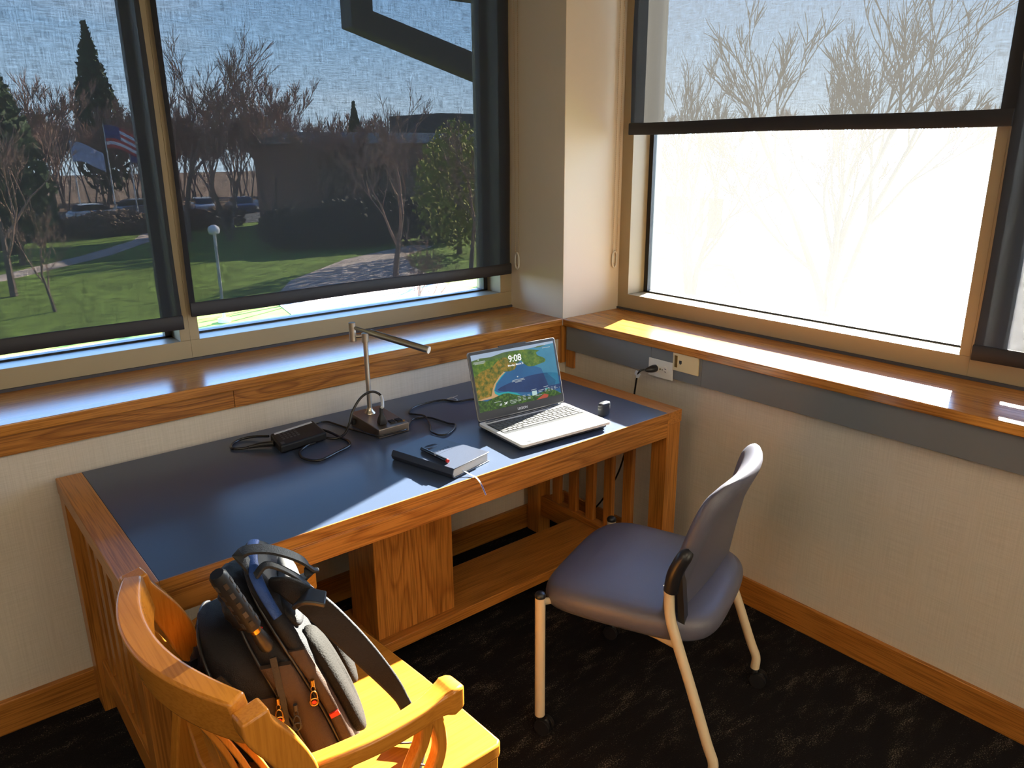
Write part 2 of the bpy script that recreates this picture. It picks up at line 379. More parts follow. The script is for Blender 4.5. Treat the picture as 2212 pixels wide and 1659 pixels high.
# ------------------------------------------------------------------ room shell
XN, YN, ZS = -.04, -.019, .917       # noses of the sills, sill height
YW, XW = .323, .296                  # window frame faces
GY, GX = .43, .41                    # glass planes
ZF = .988                            # inner ledge of the frames
ZH, ZC = 2.50, 2.75
struct('floor', box((-5.6, -5.1, -.1), (.5, .5, 0)), 'carpet')
struct('ceiling', box((-5.6, -5.1, ZC), (.55, .55, ZC+.12)), 'ceiling_tile')
struct('wall_left', box((-5.6, .005, 0), (.0, .5, .885)), 'wallpaper')
struct('wall_right', box((0, -5.1, 0), (.5, .5, .885)), 'wallpaper')
struct('wall_back', box((-5.6, -5.2, 0), (-5.5, .5, ZC)), 'wallpaper')
struct('wall_front', box((-5.5, -5.1, 0), (.5, -5.0, ZC)), 'wallpaper')
struct('wall_left_head', box((-5.6, .30, ZH+.06), (XN, .5, ZC)), 'column_paint')
struct('wall_right_head', box((.27, -5.1, ZH+.06), (.5, YN, ZC)), 'column_paint')
struct('wall_corner', box((XN, YN, .886), (.52, .52, ZC)), 'column_paint', bevel=.002)
# oak stools of the windows, fascia below them, base boards
struct('trim_1', box((-5.5, YN, .886), (XN-.001, YW, ZS)), 'oak_sill_x', bevel=.003)
struct('trim_2', box((XN, -5.0, .886), (XW, YN-.001, ZS)), 'oak_sill_y', bevel=.003)
struct('trim_3', box((-5.5, -.005, .826), (-1.4465, .005, .8855)), 'oak_fascia_x', bevel=.0015)
struct('trim_4', box((-1.4455, -.005, .826), (-.043, .005, .8855)), 'oak_fascia_x', bevel=.0015)
struct('trim_5', box((-.042, -.012, .72), (-.012, .005, .8855)), 'oak_z', bevel=.0015)
struct('trim_6', box((-.012, -.06, .70), (.0, -.013, .8855)), 'oak_z', bevel=.0015)
g = [-.03, -.5, -.737, -2.4, -5.0]
for i in range(4):
    struct('trim_%d' % (7+i), box((-.026, g[i+1]+.001, .781), (-.0125 if i == 0 else -.001, g[i], .8855)), 'grey_panel', bevel=.001)
struct('baseboard_left', box((-5.5, -.015, 0), (0, .005, .104)), 'oak_fine_x', bevel=.003)
struct('baseboard_right', box((-.015, -5.0, 0), (0, -.015, .104)), 'oak_fine_y', bevel=.003)
struct('trim_11', box((-5.5, YW-.006, ZS), (XN, YW+.02, ZS+.009)), 'caulk')
struct('trim_12', box((XW-.006, -5.0, ZS), (XW+.02, YN, ZS+.009)), 'caulk')

def window(idx, side, a, b, glassm, a_jamb=.0, b_jamb=.0):
    """opening from a to b (along the wall, a<b) with frame members a_jamb / b_jamb wide outside it"""
    if side == 'L':
        P = lambda t, d, z: (t, d, z); face, gl = YW, GY
    else:
        P = lambda t, d, z: (d, t, z); face, gl = XW, GX
    back = gl+.07
    o0 = P((a+b)/2, face, ZS)
    w = empty('window_%d' % idx, o0, kind='structure')
    fr = M()
    fr.box(P(a-a_jamb, face, ZS+.009), P(b+b_jamb, back, ZF))
    fr.box(P(a-a_jamb, face, ZH), P(b+b_jamb, back, ZH+.07))
    if a_jamb: fr.box(P(a-a_jamb, face-.0005, ZF+.0002), P(a, back, ZH-.0002))
    if b_jamb: fr.box(P(b, face-.0005, ZF+.0002), P(b+b_jamb, back, ZH-.0002))
    fr.build('window_frame', 'frame_paint', w, bevel=.0012)
    gk = M(); t_ = .022
    gk.box(P(a, gl-.012, ZF), P(b, gl+.02, ZF+.006)); gk.box(P(a, gl-.012, ZH-t_), P(b, gl+.02, ZH))
    gk.box(P(a, gl-.012, ZF), P(a+t_, gl+.02, ZH)); gk.box(P(b-t_, gl-.012, ZF), P(b, gl+.02, ZH))
    gk.build('gasket', 'gasket', w)
    gp = M(); gp.box(P(a+.01, gl, ZF+.005), P(b-.01, gl+.006, ZH-.01)); gp.build('glass', glassm, w)
    return w
window(1, 'L', -1.429, -.104, 'glass_clean', .032, .064)
window(2, 'L', -2.85, -1.493, 'glass_clean', .032, .032)
window(3, 'L', -4.25, -2.914, 'glass_clean', .032, .032)
window(4, 'L', -5.5, -4.314, 'glass_clean', .0, .032)
window(5, 'R', -1.453, -.079, 'glass_glare', .032, .060)
window(6, 'R', -2.85, -1.517, 'glass_glare', .032, .032)
window(7, 'R', -4.25, -2.914, 'glass_glare', .032, .032)
window(8, 'R', -5.0, -4.314, 'glass_glare', .0, .032)

def blind(side, a, b, zb, label, skew=(0, 0), group=None):
    """roller blind from a to b, hem bottom at zb; skew = sideways drift of the two edges at the bottom"""
    d = .293 if side == 'L' else .268
    P = (lambda t, dd, z: (t, dd, z)) if side == 'L' else (lambda t, dd, z: (dd, t, z))
    r = empty('roller_blind', P((a+b)/2, d, zb), label, 'window blind')
    zt, n = 2.50, 14
    fb = M(); L_, R_ = [], []
    nz, nx = 16, 20; vs = []; fs = []
    for iz in range(nz+1):
        t = iz/nz; z = zb+.045+(zt-zb-.045)*t
        w_ = .0025*sin(t*9+a)
        for ix in range(nx+1):
            s_ = ix/nx; x = (a+skew[0]*(1-t)+w_)+(b+skew[1]*(1-t)+w_-(a+skew[0]*(1-t)+w_))*s_
            vs.append(P(x, d+.0025*sin(s_*7+t*3)+.0015*sin(s_*19), z))
    for iz in range(nz):
        for ix in range(nx):
            q = iz*(nx+1)+ix; fs.append((q, q+1, q+nx+2, q+nx+1))
    fb.add(vs, fs); o = fb.build('fabric', 'screen_xz' if side == 'L' else 'screen_yz', r, smooth=180)
    hm = M(); a2, b2 = a+skew[0], b+skew[1]
    prof = [(-.004, 0), (-.0065, .004), (-.0065, .042), (-.003, .047), (.003, .047), (.0065, .042), (.0065, .004), (.004, 0)]
    hm.rings([[P(x, d+u, zb+v+.002*sin(x*6)) for u, v in prof] for x in [a2+(b2-a2)*i/12 for i in range(13)]])
    hm.build('hem_bar', 'hem_fabric', r, smooth=50)
    rl = M(); rl.tube([P(a, d, zt+.01), P(b, d, zt+.01)], .022, 16); rl.build('roller_tube', 'hem_fabric', r, smooth=40)
    return r
b1 = blind('L', -1.452, -.068, 1.075, 'wide dark screen roller blind left of the white corner column, lamp standing before it', skew=(-.003, 0))
b2 = blind('L', -2.88, -1.487, 1.037, 'dark screen roller blind at the far left, flags showing through its fabric', skew=(0, .002))
b3 = blind('R', -1.487, -.080, 1.658, 'half raised dark screen roller blind right of the white corner column', skew=(-.012, 0))
b4 = blind('R', -2.88, -1.503, .988, 'dark screen roller blind fully lowered at the right edge, brushing the frame', skew=(0, .004))
blind('L', -4.28, -2.92, 1.04, 'lowered dark screen blind on the third left window, beside the far left one')
blind('R', -4.28, -2.92, 1.0, 'lowered dark screen blind on the third right window, behind the photographer')
def chain(bl, P0, P1, ztop, zbot):
    m_ = M(); n = int((ztop-zbot)/.0085)
    for (x, y) in (P0, P1):
        m_.tube([(x, y, ztop), (x, y, zbot)], .0008, 5)
        for i in range(n):
            z = zbot+.0085*i
            m_.lathe([(.0004, -.0021), (.0021, 0), (.0004, .0021)], (x, y, z), 6)
    m_.tube([(P0[0], P0[1], zbot), ((P0[0]+P1[0])/2, (P0[1]+P1[1])/2, zbot-.012), (P1[0], P1[1], zbot)], .0016, 6)
    o = m_.build('bead_chain', 'bead', bl)
    g_ = M(); cx, cy = (P0[0]+P1[0])/2, (P0[1]+P1[1])/2
    g_.tube(smooth_path([(P0[0], P0[1], zbot+.03), (P0[0], P0[1], zbot-.01), (cx, cy, zbot-.025), (P1[0], P1[1], zbot-.01), (P1[0], P1[1], zbot+.03), (cx, cy, zbot+.045)], 4, True), .0045, 8, closed=True)
    g_.build('chain_guide', 'clear_plastic', o, smooth=60)
chain(b1, (-.047, .285), (-.047, .262), 2.45, 1.12)
chain(b3, (.248, -.026), (.272, -.026), 2.45, 1.13)

# glowing panels added with the fill lights, out of view
for i, (x, y) in enumerate(FILL_SPOTS):
    t_ = empty('fill_panel', (x, y, 2.72), ['added ceiling fill panel nearest the right windows', 'added ceiling fill panel above the middle of the room', 'added ceiling fill panel deepest in the room'][i], 'ceiling light')
    f_ = M()
    for a_, b_ in (((-.62, -.32), (.62, -.29)), ((-.62, .29), (.62, .32)), ((-.62, -.29), (-.59, .29)), ((.59, -.29), (.62, .29))):
        f_.box((x+a_[0], y+a_[1], 2.725), (x+b_[0], y+b_[1], 2.75))
    f_.build('frame', 'white_plastic', t_)
    M().box((x-.59, y-.29, 2.735), (x+.59, y+.29, 2.745)).build('diffuser', 'fill_glow', t_)

# outlets on the grey strip
ox = -.027
o_ = empty('wall_outlet', (ox, -.552, .773), 'white duplex power outlet plate with a black plug in it', 'outlet')
M().box((ox-.006, -.611, .773), (ox, -.494, .843)).build('plate', 'white_plastic', o_, bevel=.003)
for yy in (-.532, -.573):
    q = M(); q.tube([(ox-.006, yy, .808), (ox-.0085, yy, .808)], .0155, 24); s_ = q.build('socket', 'white_plastic', o_, smooth=40)
    if yy < -.55:
        q = M(); q.box((ox-.0092, yy-.010, .813), (ox-.008, yy-.002, .8152)); q.box((ox-.0092, yy-.010, .8015), (ox-.008, yy-.002, .8037))
        q.tube([(ox-.008, yy+.008, .808), (ox-.0092, yy+.008, .808)], .0022, 10); q.build('slots', 'black_plastic', s_)
M().tube([(ox-.006, -.5525, .808), (ox-.0078, -.5525, .808)], .003, 12).build('screw', 'brass', o_)
o_ = empty('data_plate', (ox, -.665, .818), 'cream telephone jack plate right of the power outlet', 'outlet')
M().box((ox-.007, -.726, .818), (ox, -.610, .887)).build('plate', 'cream_plastic', o_, bevel=.002)
M().box((ox-.0085, -.632, .832), (ox-.0068, -.620, .876)).build('name_slot', 'brass', o_)
q = M(); q.box((ox-.0082, -.652, .849), (ox-.0065, -.641, .860)); q.box((ox-.0082, -.6495, .846), (ox-.0065, -.6435, .849)); q.build('jack', 'dark_shell', o_)
# the black power cord with its plug
cp = empty('power_cord', (ox-.01, -.532, .74), 'black power cord plugged into the wall outlet, dropping behind the desk', 'cord')
q = M(); q.tube([(ox-.009, -.532, .808), (ox-.02, -.532, .808), (ox-.032, -.531, .808), (ox-.045, -.528, .807), (ox-.054, -.523, .806)], [.0135, .0145, .0135, .010, .006], 16); q.build('plug', 'black_rubber', cp, smooth=60)
pth = smooth_path([(ox-.052, -.524, .806), (-.085, -.512, .806), (-.094, -.503, .798), (-.09, -.49, .775), (-.088, -.48, .72), (-.09, -.47, .62), (-.1, -.45, .45), (-.08, -.38, .3), (-.06, -.25, .12), (-.05, -.1, .02)], 6)
M().tube(pth, .0036, 8).build('cable', 'cable', cp, smooth=80)
q = M(); q.box((-.0945, -.507, .778), (-.093, -.482, .797), rot=Matrix.Rotation(.5, 3, 'X')); q.tube([(-.091, -.4965, .79), (-.0895, -.488, .772)], .0048, 10)
q.build('tag', 'label_white', cp)

# ------------------------------------------------------------------ desk
DL, DR, DF, DB, DZ = -1.969, -.170, -.772, -.019, .737
SL, SR = -1.902, -.242
desk = empty('writing_desk', ((DL+DR)/2, (DF+DB)/2, 0), 'long oak library desk with an inlaid navy top under the windows', 'desk')
M().box((SL+.0005, DF+.0035, DZ-.03), (SR-.0005, DB, DZ)).build('desktop', 'laminate', desk)
q = M(); q.box((SL+.0003, DF, DZ-.029), (SR-.0003, DF+.0035, DZ+.0003)); q.build('front_edging', 'oak_x', desk)
q = M(); q.box((SL+.0003, DF+.001, DZ-.030), (SR-.0003, DF+.02, DZ-.034)); q.box((SL+.0003, DF+.0015, .648), (SR-.0003, DF+.026, DZ-.0345)); q.build('front_apron', 'oak_x', desk, bevel=.0015)
M().box((SL, DB-.03, .65), (SR, DB-.008, DZ-.031)).build('rear_apron', 'oak_x', desk, bevel=.0015)
for x0, x1, nm in ((DL, SL, 'l'), (SR, DR, 'r')):
    M().box((x0, DF, DZ-.045), (x1, DB, DZ+.0005)).build('side_rail', 'oak_fine_y', desk, bevel=.002)
    for y0, y1 in ((DF+.003, DF+.072), (DB-.075, DB-.003)):
        M().box((x0+.002, y0, 0), (x1-.002, y1, DZ-.0455)).build('leg', 'oak_fine_z', desk, bevel=.002)
    M().box((x0+.018, DF+.0725, .635), (x1-.018, DB-.0755, DZ-.0455)).build('top_rail', 'oak_fine_y', desk, bevel=.0015)
    M().box((x0+.018, DF+.0725, .085), (x1-.018, DB-.0755, .175)).build('bottom_rail', 'oak_fine_y', desk, bevel=.0015)
    ns = 5
    for i in range(ns):
        yc = -.158 - i*.0985 - .02
        M().box((x0+.026, yc-.021, .1755), (x1-.026, yc+.021, .6345)).build('slat', 'oak_fine_z', desk, bevel=.001)
M().box((SL-.01, -.545, .118), (SR+.01, -.30, .155)).build('foot_shelf', 'oak_fine_x', desk, bevel=.002)
M().box((-1.262, -.515, .1555), (-.978, -.345, .6475)).build('pedestal_box', 'oak_z', desk, bevel=.0015)

# ------------------------------------------------------------------ desk lamp
LB = [(-1.123, -.343), (-1.012, -.340), (-1.020, -.168), (-1.131, -.171)]
lamp = empty('desk_lamp', (-1.07, -.25, DZ), 'brushed nickel swing arm desk lamp with a square outlet base', 'lamp')
q = M(); zf, zb_ = DZ+.030, DZ+.046
vs = [(x, y, DZ+.0005) for x, y in LB]+[(LB[0][0], LB[0][1], zf), (LB[1][0], LB[1][1], zf), (LB[2][0], LB[2][1], zb_), (LB[3][0], LB[3][1], zb_)]
q.add(vs, [(0, 3, 2, 1), (4, 5, 6, 7), (0, 1, 5, 4), (1, 2, 6, 5), (2, 3, 7, 6), (3, 0, 4, 7)])
base = q.build('base', 'lamp_base_metal', lamp, bevel=.002)
PX, PY = -1.077, -.205
q = M(); q.lathe([(.019, zb_-.006), (.017, zb_-.001), (.011, zb_+.004), (.0085, zb_+.012), (.0082, zb_+.014)], (PX, PY, 0), 24)
q.tube([(PX, PY, zb_), (PX, PY, 1.03)], .0078, 20); q.build('pole', 'nickel', lamp, smooth=40)
M().tube([(PX, PY, 1.018), (PX, PY, 1.048)], .0112, 24).build('collar', 'nickel', lamp, smooth=40, bevel=.001)
EX, EY = -1.108, -.182
q = M(); q.tube([(PX, PY, 1.038), (EX, EY, 1.038)], .0052, 12); q.build('lower_arm', 'nickel', lamp, smooth=40)
M().tube([(EX, EY, 1.022), (EX, EY, 1.083)], .0112, 24).build('elbow', 'nickel', lamp, smooth=40, bevel=.001)
AE = Vector((-.975, -.415, 1.0)); A0 = Vector((EX, EY, 1.068)); AE.z = 1.016
dv = (AE-A0)
q = M(); q.tube([A0, A0+dv*.3], .0058, 14); q.build('upper_arm', 'nickel', lamp, smooth=40)
hd = M().tube([A0+dv*.24, AE], .0108, 28).build('lamp_head', 'nickel', lamp, smooth=40)
q = M(); q.tube([AE, AE+dv.normalized()*.003], .0115, 28); q.build('end_cap', 'silver', hd, smooth=40)
def on_base(u, v, dz=0):
    a = Vector(LB[0]).lerp(Vector(LB[1]), u); b = Vector(LB[3]).lerp(Vector(LB[2]), u); p = a.lerp(b, v)
    return Vector((p.x, p.y, zf+(zb_-zf)*v+dz))
for u, v, nm in ((.62, .2, 'socket'), (.84, .2, 'socket')):
    p = on_base(u, v); M().box((p.x-.009, p.y-.011, p.z-.003), (p.x+.009, p.y+.011, p.z+.0035)).build(nm, 'black_plastic', base, bevel=.001)
p = on_base(.95, .12); M().tube([(p.x, p.y, p.z-.002), (p.x, p.y, p.z+.003)], .003, 10).build('button', 'brass', base)
lp = M(); lp.box((-1.142, -.205, DZ+.012), (-1.131, -.185, DZ+.03)); lp.build('jack_plug', 'black_plastic', base, bevel=.002)

# plug in the lamp base with its cord that arcs over to the power brick
pc = on_base(.3, .2)
adapter = empty('power_adapter', (-1.33, -.2, DZ), 'black laptop power brick with its cords looped on the desk left of the lamp', 'power adapter')
c4 = [(-1.398, -.150), (-1.239, -.118), (-1.255, -.248), (-1.415, -.268)]
q = M()
zt1, zt0 = DZ+.030, DZ+.004
lo = [(x, y, zt0) for x, y in c4]; hi = [(x, y, zt1) for x, y in c4]
q.add(lo+hi, [(0, 3, 2, 1), (4, 5, 6, 7), (0, 1, 5, 4), (1, 2, 6, 5), (2, 3, 7, 6), (3, 0, 4, 7)])
brick = q.build('brick', 'black_plastic', adapter, bevel=.006, seg=3)
A_, B_, Cc, D_ = [Vector((x, y, zt1)) for x, y in c4]
def onbrick(u, v, dz=.0004): return A_.lerp(B_, u).lerp(D_.lerp(Cc, u), v)+Vector((0, 0, dz))
def quad(m_, u0, v0, u1, v1, dz=.0005):
    m_.add([onbrick(u0, v0, dz), onbrick(u1, v0, dz), onbrick(u1, v1, dz), onbrick(u0, v1, dz)]+[onbrick(u0, v0, 0), onbrick(u1, v0, 0), onbrick(u1, v1, 0), onbrick(u0, v1, 0)],
           [(0, 1, 2, 3), (0, 4, 5, 1), (1, 5, 6, 2), (2, 6, 7, 3), (3, 7, 4, 0)])
q = M(); quad(q, .07, .07, .93, .16, .0012); q.build('silver_strip', 'label_white', brick)
q = M()
for iy in range(4):
    for ix in range(5): quad(q, .14+ix*.08, .2+iy*.13, .14+ix*.08+.045, .2+iy*.13+.07)
quad(q, .05, .78, .12, .93)
plain('faint_print', (.05, .055, .06), .5)
q.build('markings', 'faint_print', brick)
zc = DZ+.005
loop1 = smooth_path([(-1.395, -.13, DZ+.016), (-1.427, -.085, zc+.004), (-1.465, -.072, zc), (-1.50, -.097, zc), (-1.511, -.132, zc), (-1.484, -.152, zc), (-1.447, -.165, zc+.004), (-1.412, -.19, DZ+.012)], 6)
M().tube(loop1, .0042, 8).build('cable', 'cable', adapter, smooth=80)
M().tube([(-1.47, -.158, zc+.002), (-1.44, -.170, zc+.006), (-1.405, -.195, DZ+.014)], [.005, .0075, .009], 10).build('connector', 'black_rubber', adapter, smooth=60)
loop2 = smooth_path([(-1.247, -.16, DZ+.014), (-1.225, -.2, zc+.004), (-1.215, -.26, zc), (-1.212, -.304, zc), (-1.228, -.342, zc), (-1.281, -.365, zc), (-1.342, -.389, zc), (-1.368, -.373, zc), (-1.379, -.335, zc), (-1.365, -.29, zc), (-1.33, -.262, zc+.002), (-1.30, -.256, DZ+.008)], 6)
M().tube(loop2, .0042, 8).build('cable', 'cable', adapter, smooth=80)
ptop = pc+Vector((0, 0, .07))
arc = smooth_path([(-1.262, -.235, DZ+.009), (-1.235, -.262, zc+.002), (-1.20, -.258, DZ+.012), (-1.172, -.243, .775), (-1.157, -.236, .805), (-1.130, -.232, .838), (-1.105, -.236, .857), (-1.082, -.25, .863), (-1.068, -.27, .850), (pc.x+.004, pc.y-.002, .829), (pc.x, pc.y, ptop.z-.012), (pc.x, pc.y, ptop.z-.03)], 6)
M().tube(arc, .0040, 8).build('cable', 'cable', adapter, smooth=80)
M().tube(arc[-19:-8], .0052, 10).build('cord_label', 'label_white', adapter, smooth=60)
q = M(); q.rings([[(pc.x+sx*w_, pc.y+sy*d_, pc.z+h_) for sx, sy in ((-1, -1), (1, -1), (1, 1), (-1, 1))] for w_, d_, h_ in ((.0125, .011, .001), (.0125, .011, .010), (.010, .009, .022), (.0055, .005, .034), (.0055, .005, .05), (.0045, .0045, .056))])
q.build('plug', 'black_rubber', adapter, bevel=.002, seg=2, smooth=40)
thin = smooth_path([(-1.248, -.125, DZ+.014), (-1.20, -.085, zc-.001), (-1.178, -.10, zc-.001), (-1.168, -.14, zc-.001), (-1.156, -.20, zc-.001), (-1.145, -.28, DZ+.01), (-1.130, -.345, DZ+.013), (-1.085, -.352, DZ+.013), (-1.035, -.350, DZ+.012), (-1.003, -.318, DZ+.006), (-.949, -.262, zc-.001), (-.901, -.277, zc-.001), (-.887, -.327, zc-.001), (-.88, -.372, zc-.001), (-.872, -.400, zc), (-.905, -.432, zc-.001), (-.944, -.452, zc-.001), (-.966, -.438, zc-.001), (-.968, -.40, zc+.001), (-.935, -.346, zc-.001), (-.91, -.276, DZ+.010), (-.914, -.228, zc-.001), (-.925, -.200, zc-.001), (-.887, -.162, zc-.001), (-.827, -.147, zc-.001), (-.754, -.155, zc-.001), (-.727, -.203, zc-.001), (-.678, -.215, zc-.001), (-.62, -.25, zc), (-.60, -.36, zc), (-.62, -.455, zc+.005)], 6)
M().tube(thin, .0030, 8).build('cable', 'cable', adapter, smooth=80)
q = M()
for k_ in range(3):
    q.tube(smooth_path([(-.742+.004*k_, -.162, DZ+.004), (-.728, -.176-.006*k_, DZ+.014), (-.718, -.196, DZ+.006), (-.728, -.19, DZ+.003)], 4, True), .0011, 6, closed=True)
q.tube([(-.73, -.17, DZ+.009), (-.705, -.178, DZ+.016)], .001, 6)
q.build('cable_tie', 'label_white', adapter)

# ------------------------------------------------------------------ laptop
la = radians(-4.0)
LX = Matrix.Translation((-.855, -.722, DZ)) @ Matrix.Rotation(la, 4, 'Z')      # local: x right, y to the back, origin front left
LW, LD = .356, .242
lap = empty('laptop', tuple(LX @ Vector((LW/2, LD/2, 0))), 'open silver laptop with a bay view on its lock screen', 'laptop')
def rrect(w, d, r, n=5, x0=0, y0=0):
    out = []
    for cx, cy, a0 in ((w-r, r, -90), (w-r, d-r, 0), (r, d-r, 90), (r, r, 180)):
        for i in range(n+1):
            a = radians(a0+90*i/n); out.append((x0+cx+r*cos(a), y0+cy+r*sin(a)))
    return out
rr = rrect(LW, LD, .010)
ztop = lambda y: .0245+.0*y
q = M(LX); q.rings([[(x, y, z) for x, y in rr] for z in (.0155, .0245)])
deck = q.build('deck', 'silver', lap, bevel=.0012, smooth=40)
q = M(LX); q.rings([[(.006+x*(LW-.012)/LW, .01+y*(LD-.012)/LD, z) for x, y in rr] for z in (.005, .0155)])
q.box((.015, LD-.004, .004), (LW-.015, LD+.024, .0235))
q.build('bottom_case', 'dark_shell', lap, bevel=.002, smooth=40)
for x_ in (.03, LW-.03):
    for y_ in (.025, LD-.03):
        M(LX).box((x_-.02, y_-.004, .0003), (x_+.02, y_+.004, .0055)).build('foot', 'black_rubber', lap)
q = M(LX); q.box((.004, .178, .008), (.0055, .19, .0135)); q.box((.004, .2, .008), (.0055, .208, .0135)); q.build('side_port', 'black_plastic', lap)
# keyboard
kz = .0247; KX0, KX1, KY1 = .016, LW-.014, .212
rows = [(.0115, 19, 1), (.0150, 18, 1), (.0150, 18, 1), (.0150, 16, 1.25), (.0150, 16, 1.6), (.0150, 12, 1)]
tray = M(LX); tray.box((KX0-.003, KY1-.105, .0244), (KX1+.003, KY1+.003, .02465)); trayo = tray.build('keyboard_tray', 'dark_shell', lap)
y_ = KY1; W_ = KX1-KX0
for ri, (h_, nk, first) in enumerate(rows):
    if ri < 5:
        ws = [1.0]*nk; ws[0] = first; s_ = W_/sum(ws)
        ws = [w_*s_ for w_ in ws]
    else:
        u_ = W_/19; ws = [u_*1.2, u_, u_, u_*1.2, u_*6, u_*1.2, u_, u_, u_, u_*1.0, u_*1.6, u_]; s_ = W_/sum(ws); ws = [w_*s_ for w_ in ws]
    x_ = KX0
    for w_ in ws:
        kq = M(LX); g_ = .0011
        kq.rings([[(x_+g_+i_, y_-h_+g_+i_, kz), (x_+w_-g_-i_, y_-h_+g_+i_, kz), (x_+w_-g_-i_, y_-g_-i_, kz), (x_+g_+i_, y_-g_-i_, kz)] if z_ == 0 else
                  [(x_+g_+i_, y_-h_+g_+i_, kz+z_), (x_+w_-g_-i_, y_-h_+g_+i_, kz+z_), (x_+w_-g_-i_, y_-g_-i_, kz+z_), (x_+g_+i_, y_-g_-i_, kz+z_)] for i_, z_ in ((0, 0), (0, .0008), (.0006, .0014))])
        kq.build('key', 'keycap', trayo)
        x_ += w_
    y_ -= h_+.0006
q = M(LX); q.box((.1, .014, .02445), (.218, .092, .0247)); q.build('touchpad', 'silver', lap)
q = M(LX); q.box((.03, .012, .02445), (.046, .022, .0247)); stk = q.build('sticker', 'dark_shell', lap)
q = M(LX); q.box((.02, LD-.016, .0246), (LW-.02, LD-.010, .0253)); q.box((.06, LD-.006, .0246), (LW-.06, LD-.002, .028)); q.build('vent_strip', 'dark_shell', lap)
# lid, hinged at the back edge
tilt = radians(15.5)
LH = .226
H = LX @ Matrix.Translation((0, LD-.002, .0285)) @ Matrix.Rotation(-tilt, 4, 'X')   # lid local: x right, z up the lid, y thickness to the back
lid_o = []
q = M(H)
prof = [(x, z) for x, z in rrect(LW, LH, .009, 5)]
q.rings([[(x, y, z) for x, z in prof] for y in (.0, .0055)])
lid = q.build('lid', 'lid_grey', lap, bevel=.001, smooth=40)
q = M(H); q.rings([[(.002+x*(LW-.004)/LW, y, .002+z*(LH-.004)/LH) for x, z in prof] for y in (-.0008, -.00001)])
bez = q.build('bezel', 'dark_shell', lid, smooth=40)
q = M(H); q.box((LW/2-.055, -.001, LH-.002), (LW/2+.055, .006, LH+.004)); q.tube([(LW/2, -.0015, LH-.004), (LW/2, -.0003, LH-.004)], .0025, 12)
q.build('camera_bar', 'dark_shell', lid, bevel=.001)
for x_ in (.03, LW-.07):
    q = M(H); q.tube([(x_, .003, -.004), (x_+.04, .003, -.004)], .0055, 12); q.build('hinge', 'dark_shell', lid, smooth=40)
# picture on the panel: SX,SZ in 0..1
S0, S1, T0, T1 = .010, LW-.010, .028, LH-.011
def sp(u, v, d_): return (S0+(S1-S0)*u, -.0009-d_, T0+(T1-T0)*v)
scr = M(H); names = []
def patch(poly, matn, d_):
    if matn not in names: names.append(matn)
    n = len(poly); k0 = .00004
    scr.add([sp(u, v, d_) for u, v in poly]+[sp(u, v, d_-k0) for u, v in poly], [tuple(range(n-1, -1, -1))]+[(j, (j+1) % n, n+(j+1) % n, n+j) for j in range(n)], names.index(matn))
def curve(pts, k=3): return [(p.x, p.y) for p in smooth_path([(u, v, 0) for u, v in pts], k, True)]
patch([(0, 0), (1, 0), (1, 1), (0, 1)], 'scr_sea', .0001)
patch([(0, .9), (1, .96), (1, 1), (0, 1)], 'scr_haze', .0002)
patch([(.86, .2), (1, .2), (1, .96), (.4, .92), (.6, .7), (.8, .55)], 'scr_sea_far', .0003)
patch(curve([(.24, .33), (.4, .24), (.7, .14), (.99, .12), (.99, .40), (.7, .46), (.45, .42)]), 'scr_sea_deep', .0003)
patch([(0, .78), (.0, .90), (.1, .925), (.22, .915), (.38, .955), (.5, .955), (.6, .94), (.66, .91), (.7, .87), (.5, .7)], 'scr_hill_far', .0004)
patch([(.745, .93), (.79, .955), (.86, .955), (.9, .945), (.82, .93)], 'scr_hill_far', .0004)
patch([(.15, .2), (.5, .15), (.46, .2), (.36, .26), (.25, .27), (.205, .32), (.24, .43), (.31, .53), (.37, .6), (.30, .62), (.12, .4)], 'scr_shallow', .0005)
patch([(.82, .18), (.9, .12), (1, .03), (1, .0), (.8, .1)], 'scr_shallow', .0005)
patch([(.0, .2), (.26, .2), (.205, .27), (.20, .33), (.235, .44), (.30, .54), (.365, .61), (.2, .66), (0, .6)], 'scr_sand', .0006)
patch([(.0, .22), (.16, .24), (.182, .34), (.215, .44), (.28, .545), (.345, .62), (.42, .605), (.475, .62), (.505, .67), (.5, .74), (.44, .84), (.36, .87), (.25, .86), (.12, .83), (0, .84)], 'scr_ochre', .0007)
patch(curve([(.48, .74), (.535, .775), (.575, .75), (.60, .69), (.65, .625), (.72, .615), (.8, .635), (.855, .65), (.87, .69), (.84, .74), (.78, .79), (.77, .85), (.81, .875), (.7, .92), (.6, .94), (.5, .94), (.42, .9), (.40, .85)], 2), 'scr_green', .00075)
patch([(.0, .62), (.1, .7), (.22, .74), (.3, .83), (.36, .87), (.25, .875), (.12, .84), (0, .85)], 'scr_green', .00076)
patch([(0, 0), (1, 0), (1, .02), (.93, .10), (.85, .16), (.8, .13), (.7, .1), (.6, .1), (.5, .14), (.42, .19), (.36, .23), (.3, .24), (.25, .225), (.17, .2), (.1, .17), (0, .22)], 'scr_forest', .0008)
patch([(.68, .0), (.82, .0), (.84, .045), (.79, .08), (.75, .05)], 'scr_roof', .0009)
def ttx(s, u, v, size, m='scr_text', align='CENTER', bold=0, nm='screen_text'):
    p = sp(u, v, .0010)
    xf = H @ Matrix.Translation(p) @ Matrix.Rotation(radians(90), 4, 'X')
    return text(s, size, nm, m, lid, xf, depth=.0001, align=align, bold=bold)
ttx('9:08', .5, .765, .031, 'scr_white', bold=.0004, nm='clock_text')
ttx('Monday, March 31', .5, .69, .0085, 'scr_white', bold=.0001, nm='date_text')
ttx('34°', .315, .045, .011, 'scr_white', bold=.0002, nm='weather_text')
q = M(H); names.append('scr_text'); TXT = len(names)-1
